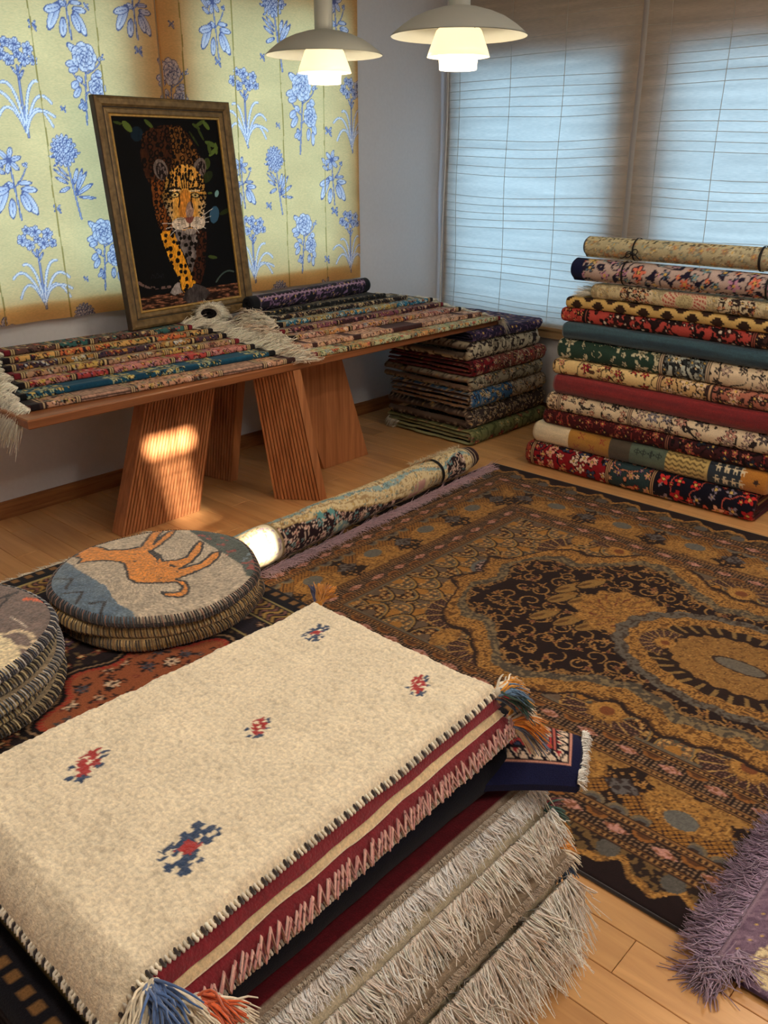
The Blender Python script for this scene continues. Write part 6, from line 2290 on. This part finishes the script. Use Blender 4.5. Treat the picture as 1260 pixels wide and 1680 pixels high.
def cream_mat(x, y):
    c = base(x, IVORY)
    q = 0.0062
    for (cx, cy, art, w) in ((0.452, 0.992, TREE, 1.5), (0.455, 0.765, BEAST, 1.75), (0.672, 0.882, TREE, 1.15), (0.921, 1.011, BEAST, 1.25), (0.919, 0.771, TREE, 1.25)):
        uu, vv = (x - cx) / w, (y - cy) / (w * 0.60)
        uu, vv = uu * 0.95 + vv * 0.25, vv * 0.97 - uu * 0.2
        uu = uu + 0.002 * (vnoise(x * 220, y * 220, 3) - 0.5) * 2
        vv = vv + 0.002 * (vnoise(x * 220, y * 220, 5) - 0.5) * 2
        i, j = np.floor(uu / q + 4).astype(int), np.floor(4 - vv / q).astype(int)
        ok = (i >= 0) & (i < 8) & (j >= 0) & (j < 8)
        for ch, cc in (('B', (46, 66, 96)), ('R', (166, 44, 42))):
            lut = np.array([[k == ch for k in row] for row in art])
            m = np.zeros(x.shape, bool)
            m[ok] = lut[j[ok], i[ok]]
            put(c, m, cc)
    return c


def droop_end(x, y):
    return -0.020 * np.clip((0.40 - x) / 0.13, 0, 1) ** 2 - 0.006 * np.clip((x - 0.9) / 0.11, 0, 1) ** 2


LVL = 0.506
m4, rim, low = wool_mat('wool_mat', 'maroon wool mat with pink zigzag edge lowest of the thick mats', MX0 + 0.055, MX1 + 0.020, MY0 - 0.022, MY1, LVL, LVL + 0.038,
                        lambda x, y: base(x, (122, 28, 38)), pitch=0.006, skirt=(126, 28, 42), seed=11, group='thick wool mats')
d = np.concatenate([[0], np.cumsum(np.linalg.norm(np.diff(rim[:, :2], axis=0), axis=1))])
zz_ = MB()
for row in range(2):
    st = (0.0072, 0.0088)[row]
    up_ = []
    for i in range(int(d[-1] / st)):
        q = i * st
        a = np.array([np.interp(q, d, rim[:, k]) for k in range(3)])
        l = np.array([np.interp(q, d, low[:, k]) for k in range(3)])
        f = (0.08, 0.92)[i % 2] + RNG.uniform(-0.10, 0.10)
        p = (a + l) / 2
        p[2] = 0.001 + 0.034 * f
        p[:2] *= 1.0 + (0.0075 - 0.012 * max(0.0, f - 0.35) ** 2 * 1.6) / np.abs(p[:2]).max()
        up_.append(p)
    zz_.tube(np.array(up_), 0.0026, 5, ((230, 176, 160), (206, 140, 132))[row], cap=False)
o = zz_.obj('zigzag_stitching', M_YARN, m4)
o['kind'] = 'stuff'
stitching(m4, low + np.array([0, 0, 0.003]), low - np.array([0, 0, 0.004]), [(206, 196, 180), (190, 180, 166)], 0.006, 0.0022, slant=0.002)
OX4, OY4 = (MX0 + MX1 + 0.075) / 2, (MY0 - 0.018 + MY1) / 2
tassel(m4, (1.026 - OX4, 0.664 - OY4, 0.022), (0.75, -0.35, -0.2), 0.068, [(232, 220, 198), (222, 150, 50), (170, 36, 46), (60, 96, 84), (230, 214, 190), (96, 104, 130), (216, 130, 40)], 330, label='lower tassel of white, orange and red wool')
m3, rim, low = wool_mat('wool_mat', 'tan wool mat between the two maroon mats', MX0 + 0.052, MX1 + 0.012, MY0 - 0.008, MY1, LVL + 0.039, LVL + 0.055, lambda x, y: base(x, (222, 194, 150)), pitch=0.006, skirt=(230, 210, 176), seed=13, group='thick wool mats')
m2, rim, low = wool_mat('wool_mat', 'thin maroon wool mat directly under the cream mat', MX0 + 0.050, MX1 + 0.006, MY0 - 0.005, MY1, LVL + 0.056, LVL + 0.078, lambda x, y: base(x, (122, 28, 38)), pitch=0.006, skirt=(132, 30, 42), seed=15, group='thick wool mats')
m1, rim, low = wool_mat('wool_mat', 'cream wool mat with small red trees and blue animals topmost of the thick mats', MX0, MX1, MY0, MY1, LVL + 0.079, LVL + 0.099, cream_mat, seed=17, pitch=0.0026, tuft=0.0022, group='thick wool mats', drape=lambda x, y: -0.058 * np.clip((MX0 + 0.045 - x) / 0.05, 0, 1) ** 1.6)
stitching(m1, rim - np.array([0, 0, 0.003]), low, [(240, 230, 210), (238, 226, 202), (52, 42, 40)], 0.0062, 0.0022, lift=0.0095)
OX1, OY1 = (MX0 + MX1) / 2, (MY0 + MY1) / 2
tassel(m1, (MX1 + 0.004 - OX1, MY0 - 0.002 - OY1, 0.004), (0.75, -0.45, -0.1), 0.058, [(232, 220, 198), (222, 150, 50), (76, 104, 140), (176, 40, 60), (44, 76, 66), (90, 120, 150), (222, 150, 50)], 330, label='upper tassel of blue, orange and white wool')
tassel(m1, (MX0 + 0.050 - OX1, MY0 - 0.047 - OY1, -0.004), (-0.35, -0.85, -0.35), 0.080, [(228, 214, 186), (70, 100, 150), (230, 216, 190), (70, 100, 150), (224, 208, 180)], 330, label='tassel of blue and white wool')
tassel(m4, (MX0 + 0.088 - OX4, MY0 - 0.064 - OY4, 0.034), (0.15, -0.8, -0.3), 0.062, [(228, 214, 190), (190, 36, 40), (226, 206, 180), (206, 90, 40)], 260, label='tassel of red and white wool')


# ================================================================== round cushions
def cushion(lab, cx, cy, R, z0, z1, colfn, edgecols, group=None, side=(206, 180, 130), seed=0, wobble=0.004):
    r = root('round_cushion', lab, 'cushion', (cx, cy, z0), 0, group)
    h = z1 - z0
    na, nr = 300, 74
    a = np.arange(na + 1) / na * 2 * pi
    f = np.concatenate([np.linspace(0.001, 0.93, nr - 8), [0.95, 0.965, 0.978, 0.988, 0.995, 1.0]])
    rad = R * (1 + wobble / R * (np.sin(a * 3 + seed) + 0.5 * np.sin(a * 7 + seed * 2)))
    RRR = f[:, None] * rad[None]
    x, y = RRR * np.cos(a), RRR * np.sin(a)
    fr_, ar = np.repeat(f[:, None], na + 1, 1), np.repeat(a[None], len(f), 0)
    prof = h - 0.55 * h * (1 - np.sqrt(np.clip(1 - np.clip((fr_ - 0.93) / 0.07, 0, 1) ** 2, 0, 1))) + 0.004 * (1 - fr_ ** 2)
    dxc, dyc, r1, r2 = cells(x.ravel(), y.ravel(), 0.006, seed + 3, 0.8)
    z = prof + (0.0014 * (1 - np.clip(np.hypot(dxc, dyc) / 0.0045, 0, 1) ** 2)).reshape(x.shape) + 0.004 * (fbm(x.ravel() * 11, y.ravel() * 11, seed).reshape(x.shape) - 0.5)
    P = np.stack([x, y, z], 2)
    col = colfn(x.ravel() + cx, y.ravel() + cy)
    col = col * (0.80 + 0.40 * hsh(np.floor(x.ravel() / 0.0035), np.floor(y.ravel() / 0.0035), seed))[:, None]
    sheet('pile', M_WOOL, P, col, r)
    b = MB()
    rim = P[-1]
    rows = [rim]
    for (k, zz) in ((1.012, 0.32), (1.012, 0.18), (0.99, 0.04)):
        q = rim.copy()
        q[:, :2] *= k
        q[:, 2] = h * zz
        rows.append(q)
    b.grid(np.stack(rows), side)
    b.obj('edge', M_WOOL, r)
    s = MB()
    n = int(2 * pi * R / 0.0062)
    for i in range(n):
        t = (i + RNG.uniform(-0.15, 0.15)) / n * 2 * pi
        rr = np.interp(t % (2 * pi), a, rad)
        q = lambda k, zz, dt: ((rr * k) * cos(t + dt), (rr * k) * sin(t + dt), zz)
        c = np.asarray(edgecols[i % len(edgecols)], float) * RNG.uniform(0.8, 1.15)
        s.tube([q(0.97, h * 0.97, 0), q(1.005, h * 0.75, 0.008), q(1.022, h * 0.35, 0.016), q(1.0, h * 0.08, 0.022)], 0.0014, 5, c, cap=False)
    o = s.obj('edge_stitching', M_YARN, r)
    o['kind'] = 'stuff'
    return r


def Q(pts, z=0.577):
    """points of the cushion's woven figure, read off the cushion's own plane"""
    return [tuple(on_z(p[0] / 2.25, 820 + p[1] / 2.25, z)) for p in pts]


CAMEL = Q([(272, 214), (298, 186), (328, 172), (378, 182), (402, 191), (470, 190), (522, 178), (548, 140), (583, 90), (612, 92), (600, 118), (574, 156), (566, 170), (618, 122), (650, 110), (642, 130), (594, 172), (556, 198),
           (590, 212), (604, 236), (650, 232), (688, 222), (722, 172), (738, 158), (752, 166), (744, 198), (708, 238), (664, 264), (738, 242), (786, 202), (814, 197), (808, 217), (770, 252), (700, 284), (650, 302), (684, 310), (700, 330), (692, 354),
           (660, 367), (614, 362), (596, 346), (640, 350), (666, 345), (675, 326), (652, 312), (560, 316), (502, 316), (476, 300), (466, 266), (462, 244), (440, 236), (380, 230), (320, 236), (288, 240), (302, 222)])
BLUEW = Q([(140, 215), (240, 226), (300, 272), (390, 325), (430, 385), (490, 415), (516, 470), (400, 560), (130, 520)])
GREENW = Q([(585, 20), (600, 70), (690, 110), (760, 165), (840, 212), (890, 240), (912, 285), (985, 280), (985, 20)])
MARKS = [Q(p) for p in ([(205, 295), (268, 298), (242, 332)], [(230, 350), (305, 346), (282, 384)], [(330, 386), (390, 380), (368, 428)])]
BELLY = Q([(545, 195), (572, 196), (600, 212), (585, 236), (556, 208)])
NOSE = Q([(268, 212), (284, 205)])


def camel_top(x, y):
    c = base(x, (176, 160, 138))
    c *= (0.9 + 0.2 * fbm(x * 40, y * 40, 3))[:, None]
    wx, wy = x + 0.003 * (vnoise(x * 120, y * 120, 1) - 0.5), y + 0.003 * (vnoise(x * 120, y * 120, 2) - 0.5)
    m = inpoly(wx, wy, BLUEW)
    t = fbm(x * 30, y * 30, 5)[:, None]
    c[m] = (np.array([[58, 82, 106]]) * (1 - t) + np.array([[112, 126, 134]]) * t)[m]
    m = inpoly(wx, wy, GREENW)
    c[m] = (np.array([[44, 54, 48]]) * (1 - t) + np.array([[80, 88, 80]]) * t)[m]
    put(c, m & (fbm(x * 40, y * 40, 9) > 0.70), (140, 60, 50))
    put(c, m & (fbm(x * 34, y * 34, 19) > 0.72), (104, 122, 130))
    m = inpoly(wx, wy, CAMEL)
    d = segd(wx, wy, CAMEL + CAMEL[:1])
    put(c, m, (206, 128, 44))
    put(c, d < 0.0032, (26, 18, 18))
    put(c, m & (d > 0.012) & (vnoise(x * 90, y * 90, 21) > 0.86), (44, 28, 20))
    put(c, inpoly(wx, wy, BELLY), (30, 22, 22))
    put(c, segd(x, y, NOSE) < 0.006, (24, 18, 18))
    for p in MARKS:
        put(c, segd(wx, wy, p) < 0.0034, (26, 24, 28))
    return c


def brown_top(x, y):
    c = base(x, (112, 94, 86)) * (0.85 + 0.3 * fbm(x * 50, y * 50, 33))[:, None]
    C1 = Q([(-60, 470), (0, 512), (40, 520), (75, 560), (70, 600), (20, 640), (-120, 700)], 0.62)
    put(c, inpoly(x, y, C1), (224, 204, 164))
    put(c, segd(x, y, Q([(-40, 500), (20, 505), (60, 490), (110, 500), (132, 530), (110, 552), (70, 545)], 0.62)) < 0.0045, (206, 184, 150))
    put(c, segd(x, y, Q([(40, 440), (80, 462), (100, 480)], 0.62)) < 0.0016, (206, 190, 170))
    put(c, segd(x, y, Q([(-60, 400), (0, 372), (64, 345)], 0.62)) < 0.0042, (30, 24, 26))
    put(c, segd(x, y, Q([(-40, 440), (0, 400), (30, 370)], 0.62)) < 0.003, (30, 24, 26))
    for p, r_ in (([(100, 372), (160, 372), (185, 384)], 0.0075), ([(-40, 290), (0, 288), (40, 292)], 0.010)):
        m = (segd(x, y, Q(p, 0.62)) < r_ + 0.004 * (fbm(x * 80, y * 80, 41) - 0.5) * 2)
        put(c, m, (206, 96, 56))
    put(c, (y > 1.60) & (fbm(x * 30, y * 30, 43) > 0.5), (70, 70, 84))
    return c


c1 = (0.907, 1.497)
PLN = lambda cc: (lambda x, y: base(x, cc))
cushion('beige-edged round cushion at the bottom of the three-cushion stack', c1[0], c1[1] - 0.003, 0.214, 0.5055, 0.529, PLN((190, 160, 110)), [(70, 54, 42), (140, 104, 62), (60, 48, 40)], 'round cushions in the stack by the carpet', (150, 116, 66), 3)
cushion('straw-coloured round cushion in the middle of the three-cushion stack', c1[0] - 0.004, c1[1] + 0.002, 0.213, 0.5295, 0.554, PLN((206, 180, 130)), [(90, 68, 48), (176, 136, 78), (84, 66, 50), (196, 156, 96)], 'round cushions in the stack by the carpet', (214, 190, 140), 5)
cushion('round cushion with an orange animal on grey, topmost of the three-cushion stack', c1[0], c1[1], 0.217, 0.5545, 0.578, camel_top, [(60, 50, 46), (140, 104, 88), (54, 48, 50)], 'round cushions in the stack by the carpet', (70, 64, 60), 7)
c2 = (0.420, 1.492)
EDG = [[(40, 36, 34), (214, 196, 150), (36, 34, 36)], [(206, 190, 150), (44, 40, 40)], [(50, 60, 74), (190, 186, 180)], [(214, 196, 152), (40, 36, 34)], [(60, 70, 90), (206, 200, 190), (40, 40, 48)]]
NM = ['bottom round cushion with cream stitches in the left stack', 'second round cushion from the bottom of the left stack', 'middle round cushion of the left stack, cream sided', 'fourth round cushion from the bottom of the left stack, grey stitched',
      'brown round cushion with cream animal topmost of the left stack']
for k in range(5):
    z0 = 0.5055 + k * 0.0234
    cushion(NM[k], c2[0] + (0.004, -0.006, 0.006, 0.0, 0.0)[k], c2[1] + (0.0, 0.004, -0.004, 0.003, 0.0)[k], (0.224, 0.222, 0.226, 0.221, 0.219)[k], z0, z0 + 0.0228, PLN((150, 130, 100)) if k < 4 else brown_top, EDG[k],
            'round cushions in the left stack', ((90, 76, 56), (206, 182, 130), (214, 190, 140), (150, 140, 130), (100, 90, 90))[k], 11 + k)
